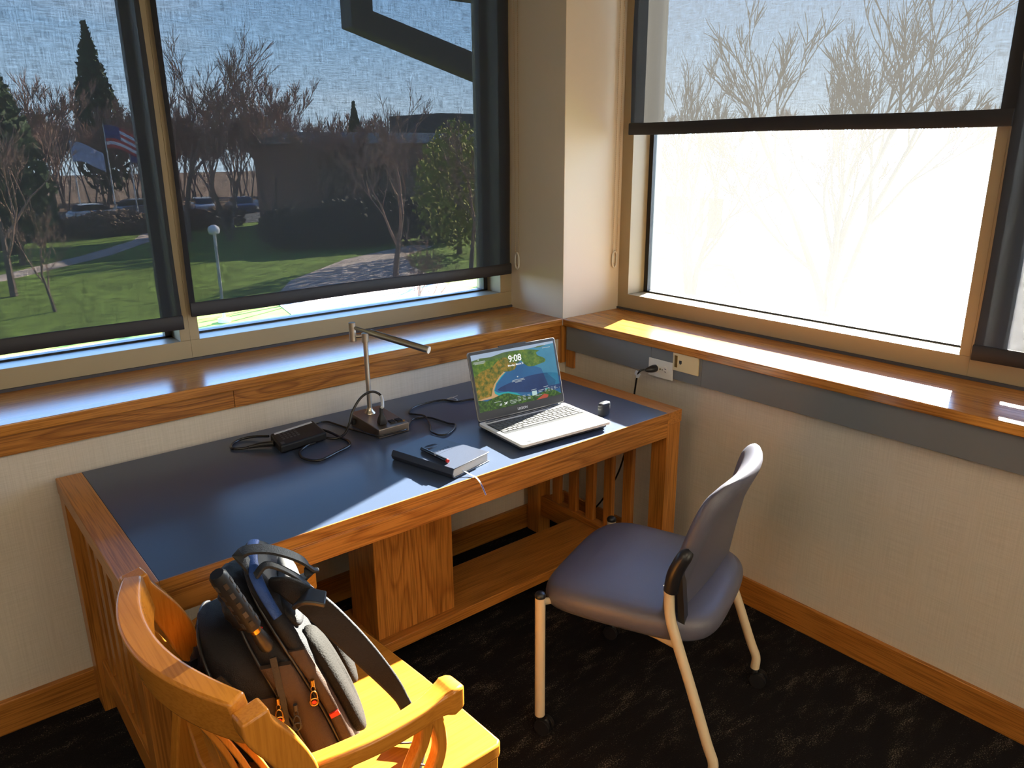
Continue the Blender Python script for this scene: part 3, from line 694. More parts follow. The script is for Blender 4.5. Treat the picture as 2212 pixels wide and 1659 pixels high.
def ln(u0, u1, v, h_=.008):
    scr.add([sp(u0, v, .001), sp(u1, v, .001), sp(u1, v+h_, .001), sp(u0, v+h_, .001), sp(u0, v, .0009), sp(u1, v, .0009), sp(u1, v+h_, .0009), sp(u0, v+h_, .0009)], [(0, 1, 2, 3), (0, 4, 5, 1), (1, 5, 6, 2), (2, 6, 7, 3), (3, 7, 4, 0)], TXT)
for v, a_, b_ in ((.865, .02, .15), (.848, .01, .155), (.831, .03, .14)): ln(a_, b_, v)
for v, a_, b_ in ((.43, .43, .57), (.408, .42, .58), (.388, .46, .54)): ln(a_, b_, v)
ln(.85, .95, .9); ln(.49, .505, .475, .02); ln(.88, .892, .955, .02); ln(.07, .085, .895, .02)
for u0 in (.22, ): ln(.18, .26, .115); ln(.36, .44, .085); ln(.36, .45, .06); ln(.37, .43, .035)
for u0 in (.46, .52, .58):
    for v in (.125, .10, .07, .05): ln(u0, u0+.035, v)
ln(.635, .70, .19); ln(.72, .79, .155); ln(.72, .77, .13); ln(.68, .76, .07)
for u0 in (.80, .84, .88, .92):
    for v in (.165, .14, .115): ln(u0, u0+.025, v)
ln(.79, .85, .2); ln(.955, .962, .13, .012); ln(.985, .992, .13, .012)
ln(.235, .26, .045, .02); ln(.245, .265, .06, .02)
scr_o = scr.build('display', names, lid)
q = M(H); q.add([sp(.64, .09, .001), sp(.70, .09, .001), sp(.70, .17, .001), sp(.64, .17, .001), sp(.64, .09, .0009), sp(.70, .09, .0009), sp(.70, .17, .0009), sp(.64, .17, .0009)], [(0, 1, 2, 3), (0, 4, 5, 1), (1, 5, 6, 2), (2, 6, 7, 3), (3, 7, 4, 0)])
q.build('screen_card', 'scr_card', lid)
xf = H @ Matrix.Translation((LW/2, -.0009, .009)) @ Matrix.Rotation(radians(90), 4, 'X')
text('LEGION', .0115, 'logo', 'label_white', lid, xf, depth=.0002, bold=.0003)

# ------------------------------------------------------------------ notebook, pen, earbud case
NX = Matrix.Translation((-1.124, -.745, DZ)) @ Matrix.Rotation(radians(13.5), 4, 'Z')
NWd, NLg, NH = .160, .238, .030
nb = empty('notebook', tuple(NX @ Vector((NWd/2, NLg/2, 0))), 'thick navy leather notebook with an embossed cover on the desk', 'notebook')
q = M(NX)
pr = [(NWd, .0005), (.006, .0005), (.001, .004), (-.003, NH*.5), (.001, NH-.004), (.006, NH), (NWd, NH), (NWd, NH-.0028), (.008, NH-.0028), (.0045, NH-.006), (.002, NH*.5), (.0045, .006), (.008, .0033), (NWd, .0033)]
q.rings([[(x, y, z) for x, z in pr] for y in (0, NLg)]); cov = q.build('cover', 'leather', nb, bevel=.001, smooth=35)
M(NX).box((.005, .004, .0034), (NWd-.005, NLg-.004, NH-.0029)).build('pages', 'paper', nb)
q = M(NX)
for k_ in range(5):
    r_ = .024-.004*k_
    q.tube([(.085+r_*1.2*cos(t_*pi/12), .165+r_*.6*sin(t_*pi/12)+.0, NH+.0001) for t_ in range(24)], .0006, 4, closed=True)
for i_ in range(7):
    q.box((.05+.011*i_, .125, NH-.0002), (.057+.011*i_, .127, NH+.0005)); q.box((.05+.011*i_, .118+.002*(i_ % 2), NH-.0002), (.0515+.011*i_, .127, NH+.0005))
    q.box((.05+.011*i_, .106, NH-.0002), (.056+.011*i_, .108, NH+.0004))
q.build('embossing', 'leather', cov)
rb = smooth_path([(.045, .01, .012), (.045, -.004, .010), (.047, -.02, .0045), (.044, -.045, .0028), (.036, -.066, -.003), (.030, -.082, -.016), (.026, -.094, -.030)], 5)
M(NX).bar([p for p in rb], .0045, .0008, upv=(0, .3, 1)).build('ribbon', 'label_white', nb)
M(NX).bar([p+Vector((.0, 0, .0005)) for p in rb[-9:]], .0022, .0009, upv=(0, .3, 1)).build('ribbon_stripe', 'ribbon_blue', nb)
pn = empty('pen', (-1.108, -.636, DZ+NH), 'black pen with a red end lying on the navy notebook', 'pen')
pz = DZ+NH+.0062
pa, pb_ = Vector((-1.114, -.572, pz)), Vector((-1.108, -.700, pz)); dp = (pb_-pa)
M().tube([pa, pa+dp*.01, pa+dp*.5, pa+dp*.96], [.0035, .0052, .0057, .0057], 20).build('barrel', 'pen_black', pn, smooth=40)
M().tube([pa+dp*.96, pa+dp*1.0], [.0057, .0052], 20).build('end_plug', 'red', pn, smooth=40)
M().bar([pa+dp*.52+Vector((-.003, 0, .0055)), pa+dp*.93+Vector((-.003, 0, .0062))], .0028, .0015).build('clip', 'pen_black', pn)
M().box(pa+dp*.58+Vector((-.0062, -.003, .0025)), pa+dp*.58+Vector((-.0035, .003, .0052))).build('logo_dot', 'label_white', pn)

EXf = Matrix.Translation((-.424, -.640, DZ)) @ Matrix.Rotation(radians(8), 4, 'Z')
q = M(EXf); rings = []
def sup(a, b, n, N_=28, cx=0, cz=0):
    out = []
    for i in range(N_):
        t = 2*pi*i/N_; c_, s_ = cos(t), sin(t)
        out.append((cx+a*abs(c_)**(2/n)*(1 if c_ >= 0 else -1), cz+b*abs(s_)**(2/n)*(1 if s_ >= 0 else -1)))
    return out
for z, k_ in ((.0003, .82), (.003, .93), (.009, 1), (.025, 1), (.034, 1), (.0345, .985), (.035, 1), (.041, .97), (.0445, .88), (.046, .72)):
    rings.append([(x*1.0, y, z) for x, y in sup(.0275*k_, .0125*k_+.0, 3)])
q.rings(rings); ec = q.build('earbud_case', 'dark_shell', smooth=50); tag(ec, 'small rounded dark earbud case standing on the desk right of the laptop', 'earbud case')

# ------------------------------------------------------------------ blue guest chair
cc = Vector((-.70, -1.09, 0)); fu = Vector((-.365, .931, 0)).normalized(); ru = Vector((.931, .365, 0)).normalized()
ch = empty('guest_chair', tuple(cc), 'blue vinyl guest chair with cream tubular legs on casters', 'chair')
def cw(r, u, z): return cc+ru*r+fu*u+Vector((0, 0, z))
def seat_ring(k_, z, back=-.245):
    out = []
    for i in range(40):
        t = 2*pi*i/40; c_, s_ = cos(t), sin(t)
        x = abs(c_)**(2/4.2)*(1 if c_ > 0 else -1); y = abs(s_)**(2/4.2)*(1 if s_ > 0 else -1)
        hw = .243+.012*y
        out.append((x*hw*k_, y*.25*k_, z))
    return out
q = M()
for_r = []
for k_, z in ((.80, .392), (.94, .396), (.985, .408), (1.0, .428), (.995, .448), (.96, .462), (.88, .470), (.6, .474), (.25, .476)):
    rg = []
    for (r_, u_, z_) in seat_ring(k_, z):
        zz_ = z_ - (.022*max(0, (u_-.12)/.13)**2) + (.0 if abs(r_) < .18 else -.0)
        rg.append(cw(r_, u_, zz_))
    for_r.append(rg)
q.rings(for_r); q.build('seat', 'vinyl', ch, smooth=180, sub=1)
# backrest: curved padded shell
def back_pt(a, t, off):
    "a -1..1 across, t 0..1 up"
    z = .405+.43*t
    hw = .222+.016*sin(min(1, t*1.7)*pi/2) - .024*max(0, t-.5)/.5
    u = -.150-.0*t-.120*t**1.7 + (.012+.045*t**3)*a*a - .022*a*(1-t)
    r = hw*a + .014
    # round the corners
    return cw(r, u+off, z)
def back_shell():
    q = M(); nA, nT = 22, 18; fr, bk = [], []
    for j in range(nT+1):
        t = j/nT; rf, rb_ = [], []
        for i in range(nA+1):
            a = -1+2*i/nA
            # superelliptic boundary
            A = a; T = t
            rr_ = max(abs(a), abs(2*t-1))
            m_ = (abs(a)**5+abs(2*t-1)**5)**(1/5) if rr_ > 0 else 1
            if m_ > 0: kf = rr_/m_
            else: kf = 1
            A = a*kf; T = .5+(t-.5)*kf
            edge = 1-max(abs(a), abs(2*t-1))
            th = .004+.018*min(1, (edge/.07))**.5 if edge > 0 else .004
            rf.append(back_pt(A, T, .004+th)); rb_.append(back_pt(A, T, -.004-th*.9))
        fr.append(rf); bk.append(rb_)
    n = nA+1
    vs = [p for r_ in fr for p in r_]+[p for r_ in bk for p in r_]; o2 = (nT+1)*n; fs = []
    for j in range(nT):
        for i in range(nA):
            a0 = j*n+i; fs.append((a0, a0+1, a0+n+1, a0+n)); fs.append((o2+a0, o2+a0+n, o2+a0+n+1, o2+a0+1))
    for i in range(nA): fs.append((i, o2+i, o2+i+1, i+1)); k0 = nT*n+i; fs.append((k0, k0+1, o2+k0+1, o2+k0))
    for j in range(nT):
        k0 = j*n; fs.append((k0, k0+n, o2+k0+n, o2+k0)); k1 = j*n+nA; fs.append((k1, o2+k1, o2+k1+n, k1+n))
    return q.add(vs, fs)
back_shell().build('backrest', 'vinyl', ch, smooth=180, sub=1)
for s_ in (-1, 1):
    # rear leg: foot -> knee -> up to the sleeve
    pts = smooth_path([cw(s_*.245, -.282, .06), cw(s_*.245, -.282, .10), cw(s_*.243, -.262, .15), cw(s_*.238, -.215, .28), cw(s_*.232, -.162, .42), cw(s_*.228, -.142, .48), cw(s_*.224, -.134, .56)], 5)
    lg = M().tube(pts, .0135, 16).build('rear_leg', 'cream_paint', ch, smooth=60)
    q = M(); q.tube(smooth_path([cw(s_*.225, -.140, .55), cw(s_*.228, -.148, .60), cw(s_*.226, -.165, .645), cw(s_*.215, -.180, .665)], 4), [.0195]*6+[.019]*4+[.017, .014, .009], 18)
    q.bar([cw(s_*.218, -.160, .60), cw(s_*.210, -.168, .50), cw(s_*.188, -.168, .42)], .030, .016, upv=tuple(fu))
    q.build('back_bracket', 'black_rubber', ch, smooth=50)
    fl = M().tube([cw(s_*.255, .212, .055), cw(s_*.255, .212, .443)], .0145, 20).build('front_leg', 'cream_paint', ch, smooth=60)
    M().lathe([(.0150, .440), (.0155, .446), (.013, .452), (.007, .455)], cw(s_*.255, .212, 0), 20).build('leg_cap', 'black_rubber', fl, smooth=60)
    q = M(); q.tube([cw(s_*.243, .212, .418), cw(s_*.19, .19, .404), cw(s_*.17, .0, .384), cw(s_*.19, -.1, .384), cw(s_*.232, -.172, .40)], .010, 10)
    q.build('seat_rail', 'cream_paint', ch, smooth=60)
    for (pr_, pu_) in ((s_*.245, -.282), (s_*.255, .212)):
        q = M(); cpt = cw(pr_, pu_, 0); q.tube([cpt+Vector((0, 0, .04)), cpt+Vector((0, 0, .066))], .0105, 12)
        q.tube([cpt+fu*-.012+Vector((0, 0, .045)), cpt+fu*-.02+Vector((0, 0, .03))], .012, 10)
        for dd in (-1, 1):
            c0 = cpt+fu*-.014+ru*(dd*.006)+Vector((0, 0, .0245)); q.tube([c0, c0+ru*(dd*.012)], .024, 20)
        cs = q.build('caster', 'black_rubber', ch, smooth=40)
        q = M()
        for dd in (-1, 1):
            c0 = cpt+fu*-.014+ru*(dd*.0082)+Vector((0, 0, .0245)); q.tube([c0, c0+ru*(dd*.007)], .0243, 20)
        q.build('tread', 'black_plastic', cs, smooth=40)
q = M(); q.tube([cw(-.185, -.1, .384), cw(-.1, -.12, .372), cw(.1, -.12, .372), cw(.185, -.1, .384)], .010, 10)
q.tube([cw(-.18, .12, .388), cw(.18, .12, .388)], .010, 10)
q.build('cross_bar', 'cream_paint', ch, smooth=60)

# ------------------------------------------------------------------ oak armchair
co = Vector((-1.69, -1.085, 0)); ca = radians(3.4)
AX = Matrix.Translation(co) @ Matrix.Rotation(ca, 4, 'Z')
arm = empty('wooden_armchair', tuple(co), 'glossy oak armchair with a curved crest rail, backpack on its seat', 'chair')
q = M(AX); seatp = smooth_path([(.238, -.272, 0), (.238, .27, 0), (.1, .262, 0), (-.22, .225, 0), (-.235, 0, 0), (-.22, -.225, 0), (.1, -.265, 0)], 1, True)
sp_ = [(.240, -.268), (.243, -.15), (.245, 0), (.243, .15), (.240, .268), (.228, .277), (.05, .268), (-.21, .232), (-.235, .1), (-.238, 0), (-.235, -.1), (-.21, -.232), (.05, -.268), (.228, -.277)]
q.rings([[(x, y, z) for x, y in sp_] for z in (.418, .452)]); q.build('seat', 'maple_x', arm, bevel=.005, seg=3, smooth=40)
q = M(AX); q.box((.195, -.25, .335), (.222, .25, .4175)); q.box((-.2, -.235, .335), (.195, -.25+.038, .4175)); q.box((-.2, .212, .335), (.195, .235, .4175)); q.box((-.205, -.2, .335), (-.18, .2, .4175))
q.build('seat_apron', 'maple_x', arm, bevel=.002)
for s_ in (-1, 1):
    q = M(AX); q.rings([[(x-w_, s_*.248-w_, z), (x+w_, s_*.248-w_, z), (x+w_, s_*.248+w_, z), (x-w_, s_*.248+w_, z)] for x, w_, z in ((.212, .016, 0), (.208, .022, .30), (.208, .024, .417))])
    q.build('front_leg', 'maple_z', arm, bevel=.004)
    # rear post, one sweep from floor to crest
    pts = smooth_path([(-.285, s_*.255, .0), (-.245, s_*.25, .2), (-.21, s_*.247, .40), (-.188, s_*.248, .52), (-.183, s_*.255, .62), (-.207, s_*.262, .70), (-.248, s_*.2645, .77), (-.256, s_*.2645, .806)], 6)
    wds = [.040]*len(pts); hs = [.044+.012*sin(pi*i_/len(pts)) for i_ in range(len(pts))]
    M(AX).bar(pts, wds, hs, upv=(1, 0, .0)).build('rear_post', 'maple_z', arm, bevel=.006, seg=3, smooth=40)
    # arm
    pa_ = smooth_path([(-.178, s_*.250, .634), (-.12, s_*.268, .637), (-.054, s_*.280, .638), (.017, s_*.2815, .638), (.08, s_*.275, .638), (.104, s_*.275, .638)], 5)
    n_ = len(pa_); wd_ = [.034+.0*i_ for i_ in range(n_)]
    wd_ = [.032+.010*(i_/n_)+(.014 if i_ > n_-8 else 0)*((i_-(n_-8))/8 if i_ > n_-8 else 0) for i_ in range(n_)]
    q = M(AX); rings = []
    for i_, p in enumerate(pa_):
        a_ = pa_[max(0, i_-1)]; b_ = pa_[min(n_-1, i_+1)]; t_ = (b_-a_).normalized(); sd_ = Vector((-t_.y, t_.x, 0))
        zh = .0165+.004*(i_/n_)+(.0011*max(0, i_-(n_-8)))
        rings.append([p+sd_*wd_[i_]/2+Vector((0, 0, zh)), p-sd_*wd_[i_]/2+Vector((0, 0, zh)), p-sd_*wd_[i_]/2-Vector((0, 0, zh)), p+sd_*wd_[i_]/2-Vector((0, 0, zh))])
    for ang, rad in ((.45, .9), (.9, .62)):   # rounded paw
        p = pa_[-1]+Vector((.034*sin(ang), 0, 0)); w_ = wd_[-1]*cos(ang*.8)
        zh = .028*cos(ang*.75)
        rings.append([p+Vector((0, w_/2, zh)), p+Vector((0, -w_/2, zh)), p+Vector((0, -w_/2, -zh)), p+Vector((0, w_/2, -zh))])
    q.rings(rings); q.build('arm', 'maple_x', arm, bevel=.006, seg=3, smooth=45)
    # forked arm support
    for (x0, x1, x2) in ((.055, .015, .01), (.07, .08, .04)):
        pts = smooth_path([(x0, s_*.272, .62), ((x0+x1)/2+.008, s_*.272, .57), (x1, s_*.272, .52), (x2+.004, s_*.27, .452)], 5)
        M(AX).bar(pts, .026, [.03-.008*sin(pi*i_/(len(pts)-1)) for i_ in range(len(pts))], upv=(1, 0, 0)).build('arm_support', 'maple_z', arm, bevel=.004, smooth=45)
# crest rail: thick curved slab
q = M(AX); rings = []
cr_n = 24
for i_ in range(cr_n+1):
    t_ = -1+2*i_/cr_n; y = t_*.2485; xo = -.345+.066*t_*t_; th_ = .036+.010*(1-t_*t_)
    sl = .002
    top, bot = .822-.004*abs(t_)**6, .735-.0*abs(t_)
    nx = Vector((1, -2*.066*t_/.258, 0)).normalized(); po = Vector((xo, y, 0)); pi_ = po+nx*th_
    rings.append([Vector((po.x, po.y, top)), Vector((pi_.x, pi_.y, top)), Vector((pi_.x+.016, pi_.y, bot)), Vector((po.x+.016, po.y, bot))])
q.rings(rings); q.build('crest_rail', 'maple_y', arm, bevel=.006, seg=3, smooth=45)
for i_, t_ in enumerate((-.74, -.48, -.2, .2, .48, .74)):
    wv = .03
    if abs(t_) < .3: wv = .075; t_ *= .95
    x_t = -.345+.066*t_*t_+.036
    pts = smooth_path([(x_t, t_*.258, .745), (x_t+.042, t_*.248, .66), (x_t+.078, t_*.235, .56), (x_t+.095, t_*.21, .452)], 5)
    M(AX).bar(pts, wv, .011, upv=(1, 0, 0)).build('back_splat', 'maple_z', arm, bevel=.002, smooth=45)

# ------------------------------------------------------------------ backpack
pk = empty('backpack', (-1.72, -1.05, .453), 'black and brown backpack with blue piping slumped on the oak armchair', 'backpack')
PA = radians(-22); pn_ = Vector((cos(PA), sin(PA), 0)); pw_ = Vector((-sin(PA), cos(PA), 0))
PO = Vector((-1.672, -1.205, .4545))
def pkp(x, y, z): return PO + pn_*(x-.20*z-.50*z*z) + pw_*y + Vector((0, 0, z))
def slab(x0, x1, y0, y1, z0, z1, e_top=2.6, e_bot=5, nX=9, puff=.0, nA=44, wr=.0):
    rings = []; cy = (y0+y1)/2; hy = (y1-y0)/2
    zc_ = z0+(z1-z0)*.45
    for i in range(nX+1):
        s_ = i/nX; th = pi*s_; x = x0+(x1-x0)*(.5-.5*cos(th)); k_ = max(.02, sin(th))**.35
        ins = (1-k_)*.045
        r_ = []
        for j in range(nA):
            t = 2*pi*j/nA; c_, s2 = cos(t), sin(t)
            if s2 >= 0: yy = abs(c_)**(2/e_top)*(1 if c_ > 0 else -1); zz_ = s2**(2/e_top); z = zc_+zz_*(z1-ins-zc_)
            else: yy = abs(c_)**(2/e_bot)*(1 if c_ > 0 else -1); zz_ = abs(s2)**(2/e_bot); z = zc_-zz_*(zc_-z0-ins*.3)
            y = cy+yy*(hy-ins)
            w_ = wr*(sin(9*t+5*x*20)+sin(17*t+3*i))*.5
            r_.append(pkp(x, y+w_*(1 if c_ > 0 else -1)*.6, z+w_*.5*(z > .03)))
        rings.append(r_)
    return M().rings(rings)
slab(-.038, .0, -.0, .30, 0, .405, 2.8, wr=.003).build('laptop_compartment', 'nylon', pk, smooth=180)
slab(-.100, -.030, -.006, .305, 0, .345, 2.6, wr=.006).build('main_compartment', 'nylon', pk, smooth=180)
slab(-.198, -.085, .0, .29, 0, .295, 2.3, wr=.007).build('front_compartment', 'nylon', pk, smooth=180)
slab(-.228, -.18, .02, .27, .004, .225, 2.6, wr=.006).build('front_pocket', 'nylon', pk, smooth=180)
# brown lower side panels
def side_panel(x0, x1, z0, z1, yo, matn, nm, tp=.0):
    q = M(); n = 10; m_ = 8; vs = []; fs = []
    for i in range(n+1):
        z = z0+(z1-z0)*i/n
        for j in range(m_+1):
            x = x0+(x1-x0)*j/m_; ed = min(j, m_-j, i, n-i); bul = -.010*min(1, ed/2)
            vs.append(pkp(x+tp*(z-z0)*(1 if j > m_/2 else -1), yo+bul+.045*max(0, (z-.24)/.15)**2*(.5), z))
    k0 = len(vs)
    vs += [v_+pw_*.012 for v_ in vs]
    for i in range(n):
        for j in range(m_):
            a = i*(m_+1)+j; fs.append((a, a+1, a+m_+2, a+m_+1)); fs.append((k0+a, k0+a+m_+1, k0+a+m_+2, k0+a+1))
    bd = [j for j in range(m_+1)]+[i*(m_+1)+m_ for i in range(1, n+1)]+[n*(m_+1)+j for j in range(m_-1, -1, -1)]+[i*(m_+1) for i in range(n-1, 0, -1)]
    for a, b in zip(bd, bd[1:]+bd[:1]): fs.append((a, k0+a, k0+b, b))
    return q.add(vs, fs).build(nm, matn, pk, smooth=60)
side_panel(-.033, -.004, .004, .27, .0, 'nylon_brown', 'side_gusset')
side_panel(-.093, -.040, .004, .25, -.008, 'nylon_brown', 'side_gusset')
side_panel(-.188, -.104, .004, .18, .0, 'nylon_brown', 'side_gusset')
# side pouch (dark bag hanging on the left) with a torn-looking flap
slab(-.250, -.20, .03, .22, .0, .215, 3, wr=.008).build('side_pouch', 'nylon', pk, smooth=180)
q = M(); fl_ = [(-.235, .02, .20), (-.25, .03, .25), (-.24, .05, .225), (-.262, .07, .262), (-.245, .10, .22), (-.23, .13, .21)]
q.rings([[pkp(*p) for p in fl_], [pkp(x+.008, y, z) for x, y, z in fl_]], caps=True); q.build('strap_flap', 'nylon', pk)
# top bulge of cloth
slab(-.110, -.04, .04, .25, .27, .37, 2.2, 2.2, wr=.008).build('top_fold', 'nylon', pk, smooth=180)
# blue piping over the back edge
def outline(x, y0, y1, z0, z1, e_top, t0, t1, n=26, off=0):
    out = []; cy = (y0+y1)/2; hy = (y1-y0)/2+off; zc_ = z0+(z1-z0)*.45
    for j in range(n+1):
        t = t0+(t1-t0)*j/n; c_, s2 = cos(t), sin(t)
        if s2 >= 0: yy = abs(c_)**(2/e_top)*(1 if c_ > 0 else -1); z = zc_+s2**(2/e_top)*(z1+off-zc_)
        else: yy = abs(c_)**(2/5)*(1 if c_ > 0 else -1); z = zc_-abs(s2)**(2/5)*(zc_-z0)
        out.append(pkp(x, cy+yy*hy, z))
    return out
q = M(); q.tube(outline(-.012, 0, .30, 0, .405, 2.8, pi*.42, pi*.80), .011, 12, flat=(.5, 1.0), upv=(0, 0, 1)); q.build('blue_piping', 'nylon_blue', pk, smooth=80)
zs = [(-.036, 0, .30, .385, 'zipper'), (-.096, -.004, .30, .325, 'zipper'), (-.190, .0, .29, .28, 'zipper')]
zobj = []
for x, y0, y1, z1, nm in zs:
    q = M(); q.tube(outline(x, y0, y1, 0, z1, 2.6, pi*.3, pi*1.22, off=.002), .0032, 8); zobj.append(q.build(nm, 'black_rubber', pk, smooth=80))
def pull(parent, x, y, z, gold):
    q = M(); p = pkp(x, y, z); d_ = Vector((0, 0, -1)); o_ = -pw_*.006
    q.tube([p+o_, p+o_+d_*.012], .0042, 8)
    ring = lambda c_, r_, sx, sz: [c_+pn_*(cos(t_*pi/8)*r_*sx)+d_*(sin(t_*pi/8)*r_*sz) for t_ in range(16)]
    q.tube(ring(p+o_*1.4+d_*.018, .006, .6, 1), .0012, 6, closed=True)
    q.tube(ring(p+o_*1.6+d_*.038, .0085, .75, 1.9), .0016, 6, closed=True)
    q.tube(ring(p+o_*1.6+d_*.046, .0078, 1, 1), .0014, 6, closed=True)
    o = q.build('zipper_pull', 'brass' if gold else 'dark_shell', parent, smooth=60)
    if gold:
        c_ = p+o_*1.6+d_*.046; q = M(); q.tube([c_, c_-pw_*.0016], .0042, 12); q.build('red_badge', 'red', o)
pull(zobj[0], -.020, -.012, .215, True); pull(zobj[1], -.092, -.018, .195, True); pull(zobj[2], -.070, -.02, .175, False)
def redtab(x, y, z, w_, h_, rz):
    q = M(); R_ = Matrix.Rotation(rz, 3, 'Y'); c_ = pkp(x, y, z)
    vs = []
    for dx, dz in ((-w_, -h_), (w_, -h_), (w_, h_), (-w_, h_)): vs.append(c_+pn_*(dx*cos(rz)-dz*sin(rz))+Vector((0, 0, dx*sin(rz)+dz*cos(rz))))
    q.add(vs+[v_+pw_*.004 for v_ in vs], [(0, 1, 2, 3), (7, 6, 5, 4), (0, 4, 5, 1), (1, 5, 6, 2), (2, 6, 7, 3), (3, 7, 4, 0)]); q.build('red_tab', 'red', pk)
redtab(-.018, -.014, .125, .009, .005, .35); redtab(-.052, -.006, .335, .012, .006, -.5); redtab(-.11, -.022, .012, .009, .004, .3)
# diagonal straps on the brown side
for (x0, z0_, x1, z1_) in ((-.165, .25, -.10, .02), (-.06, .27, -.12, .08)):
    q = M(); q.bar([pkp(x0, -.006, z0_), pkp((x0+x1)/2, -.022, (z0_+z1_)/2), pkp(x1, -.02, z1_)], .012, .003, upv=tuple(-pw_)); q.build('webbing_strap', 'webbing', pk)
# back padding
for y0, y1 in ((.015, .125), (.165, .275)):
    slab(-.01, .020, y0-.008, y1-.01, .03, .27, 3, 3).build('back_pad', 'mesh_grey', pk, smooth=180)
slab(-.01, .012, .03, .27, .285, .35, 3, 3).build('back_pad', 'nylon', pk, smooth=180)
# shoulder straps
for y_, dx in ((.045, 1),):
    pkp_ = pkp
    pkp = (lambda x, y, z, d=dx: pkp_(x*d, y, z*(.8+.2*d)))
    pts = smooth_path([pkp(.0, y_+.03, .375), pkp(.03, y_+.01, .372), pkp(.052, y_, .335), pkp(.07, y_-.012, .27), pkp(.088, y_-.022, .20), pkp(.105, y_-.03, .13), pkp(.112, y_-.035, .07)], 6)
    st = M().bar(pts, [.026+.026*sin(pi*min(1, (i_/len(pts))*1.15)) for i_ in range(len(pts))], .013, upv=tuple(pn_*.25-pw_)).build('shoulder_strap', 'nylon', pk, bevel=.005, seg=3, smooth=60)
    M().bar(smooth_path([pkp(.112, y_-.035, .08), pkp(.116, y_-.04, .04), pkp(.11, y_-.05, .012), pkp(.05, y_-.03, .006)], 5), .018, .0022, upv=(.5, 0, .5)).build('webbing_strap', 'webbing', pk)
    q = M(); c_ = pkp(.116, y_-.04, .05)
    q.tube([c_+pw_*(cos(t_*pi/8)*.016)+Vector((0, 0, sin(t_*pi/8)*.010)) for t_ in range(16)], .0024, 8, closed=True); q.build('buckle', 'black_rubber', pk, smooth=60)
    pkp = pkp_
# grab handle and the rubber cap at the top
hp = smooth_path([pkp(-.02, .10, .395), pkp(-.01, .105, .432), pkp(.035, .11, .428), pkp(.07, .115, .395), pkp(.07, .12, .36), pkp(.03, .13, .34)], 6)
M().bar(hp, .034, .005, upv=(0, 0, 1)).build('grab_handle', 'webbing', pk, bevel=.0015, smooth=60)
hp = smooth_path([pkp(-.01, .07, .398), pkp(.025, .075, .415), pkp(.05, .08, .38), pkp(.058, .08, .34)], 6)
M().bar(hp, .022, .006, upv=(0, 0, 1)).build('load_strap', 'webbing', pk, bevel=.0015, smooth=60)
q = M(); q.bar(smooth_path([pkp(.035, .03, .352), pkp(.062, .02, .367), pkp(.088, .015, .358)], 4), .045, .010, upv=(0, 0, 1)); q.build('rubber_flap', 'black_rubber', pk, bevel=.003, smooth=60)
# loose cord with toggle on the seat
q = M(); q.tube(smooth_path([pkp(.12, -.01, .02), pkp(.11, -.06, .03), pkp(.09, -.09, .012), pkp(.08, -.13, .006)], 6), .0075, 8); q.tube(smooth_path([pkp(.09, -.08, .03), pkp(.10, -.10, .045), pkp(.11, -.09, .03)], 5, True), .002, 6, closed=True)
q.build('toggle_cord', 'nylon', pk, smooth=60)

# perforated black handle stuck in the pack
h0, h1 = Vector((-1.900, -1.185, .945)), Vector((-1.848, -1.170, .815)); hd_ = (h1-h0)
th = empty('perforated_handle', tuple(h1), 'black perforated tube handle with grip poking out of the backpack', 'tool handle')
ho = []
hv = hd_.normalized(); s1 = hv.cross(Vector((0, 1, 0))).normalized(); s2_ = hv.cross(s1)
q = M(); q.tube([h0, h0+hv*.006, h0+hv*.14], [.012, .0155, .0155], 12); q.build('tube', 'black_plastic', th, smooth=35)
q = M(); q.tube([h0+hv*.14, h0+hv*.155], .010, 12); q.build('collar', 'brass', th, smooth=40)
q = M(); q.tube([h0+hv*.155, h0+hv*.175, h0+hv*.20, h0+hv*.21], [.0095, .013, .013, .008], 14); q.build('grip', 'black_rubber', th, smooth=60)
q = M()
for k_ in range(5):
    for a_ in range(6):
        an = a_*pi/3+pi/6; c_ = h0+hv*(.022+.025*k_)+(s1*cos(an)+s2_*sin(an))*.0156
        e1 = (s1*-sin(an)+s2_*cos(an)); e3 = (s1*cos(an)+s2_*sin(an))
        vs = [c_+e1*x_*.0034+hv*y_*.0065-e3*.001 for x_, y_ in ((-1, -1), (1, -1), (1, 1), (-1, 1))]
        q.add(vs+[v_+e3*.0014 for v_ in vs], [(4, 5, 6, 7), (0, 1, 5, 4), (1, 2, 6, 5), (2, 3, 7, 6), (3, 0, 4, 7)], 0 if (a_+k_) % 2 else 1)
q.build('perforations', ['gasket', 'dark_shell'], th)

# ------------------------------------------------------------------ outdoors
G = -4.2
def flat(poly, z0, z1): return M().prism(poly, 'z', z0, z1)
tag(M().box((-60, -60, G-.3), (220, 220, G)).build('lawn', 'grass'), kind='structure')
tag(flat([(8.2, 20), (9.7, 27.5), (12.2, 31.5), (17.5, 36.3), (21.5, 38.3), (24, 39.5), (24.5, 38), (21, 35.5), (19, 32), (17.5, 27), (15, 20), (12, 15), (7.5, 15)], G, G+.02).build('footpath', 'concrete'), kind='structure')
tag(flat([(-5, 38), (2, 40.5), (8, 47), (12.5, 54), (14.5, 60), (13.3, 60), (11.2, 54.5), (7, 48.3), (1.5, 42), (-5, 39.5)], G, G+.02).build('sidewalk', 'concrete'), kind='structure')
tag(flat([(-20, 62), (60, 62), (60, 84), (-20, 84)], G, G+.03).build('car_park', 'asphalt'), kind='structure')
tag(flat([(-60, 84.2), (90, 84.2), (90, 220), (-60, 220)], G, G+.05).build('woodland_floor', 'leaf_litter'), kind='structure')
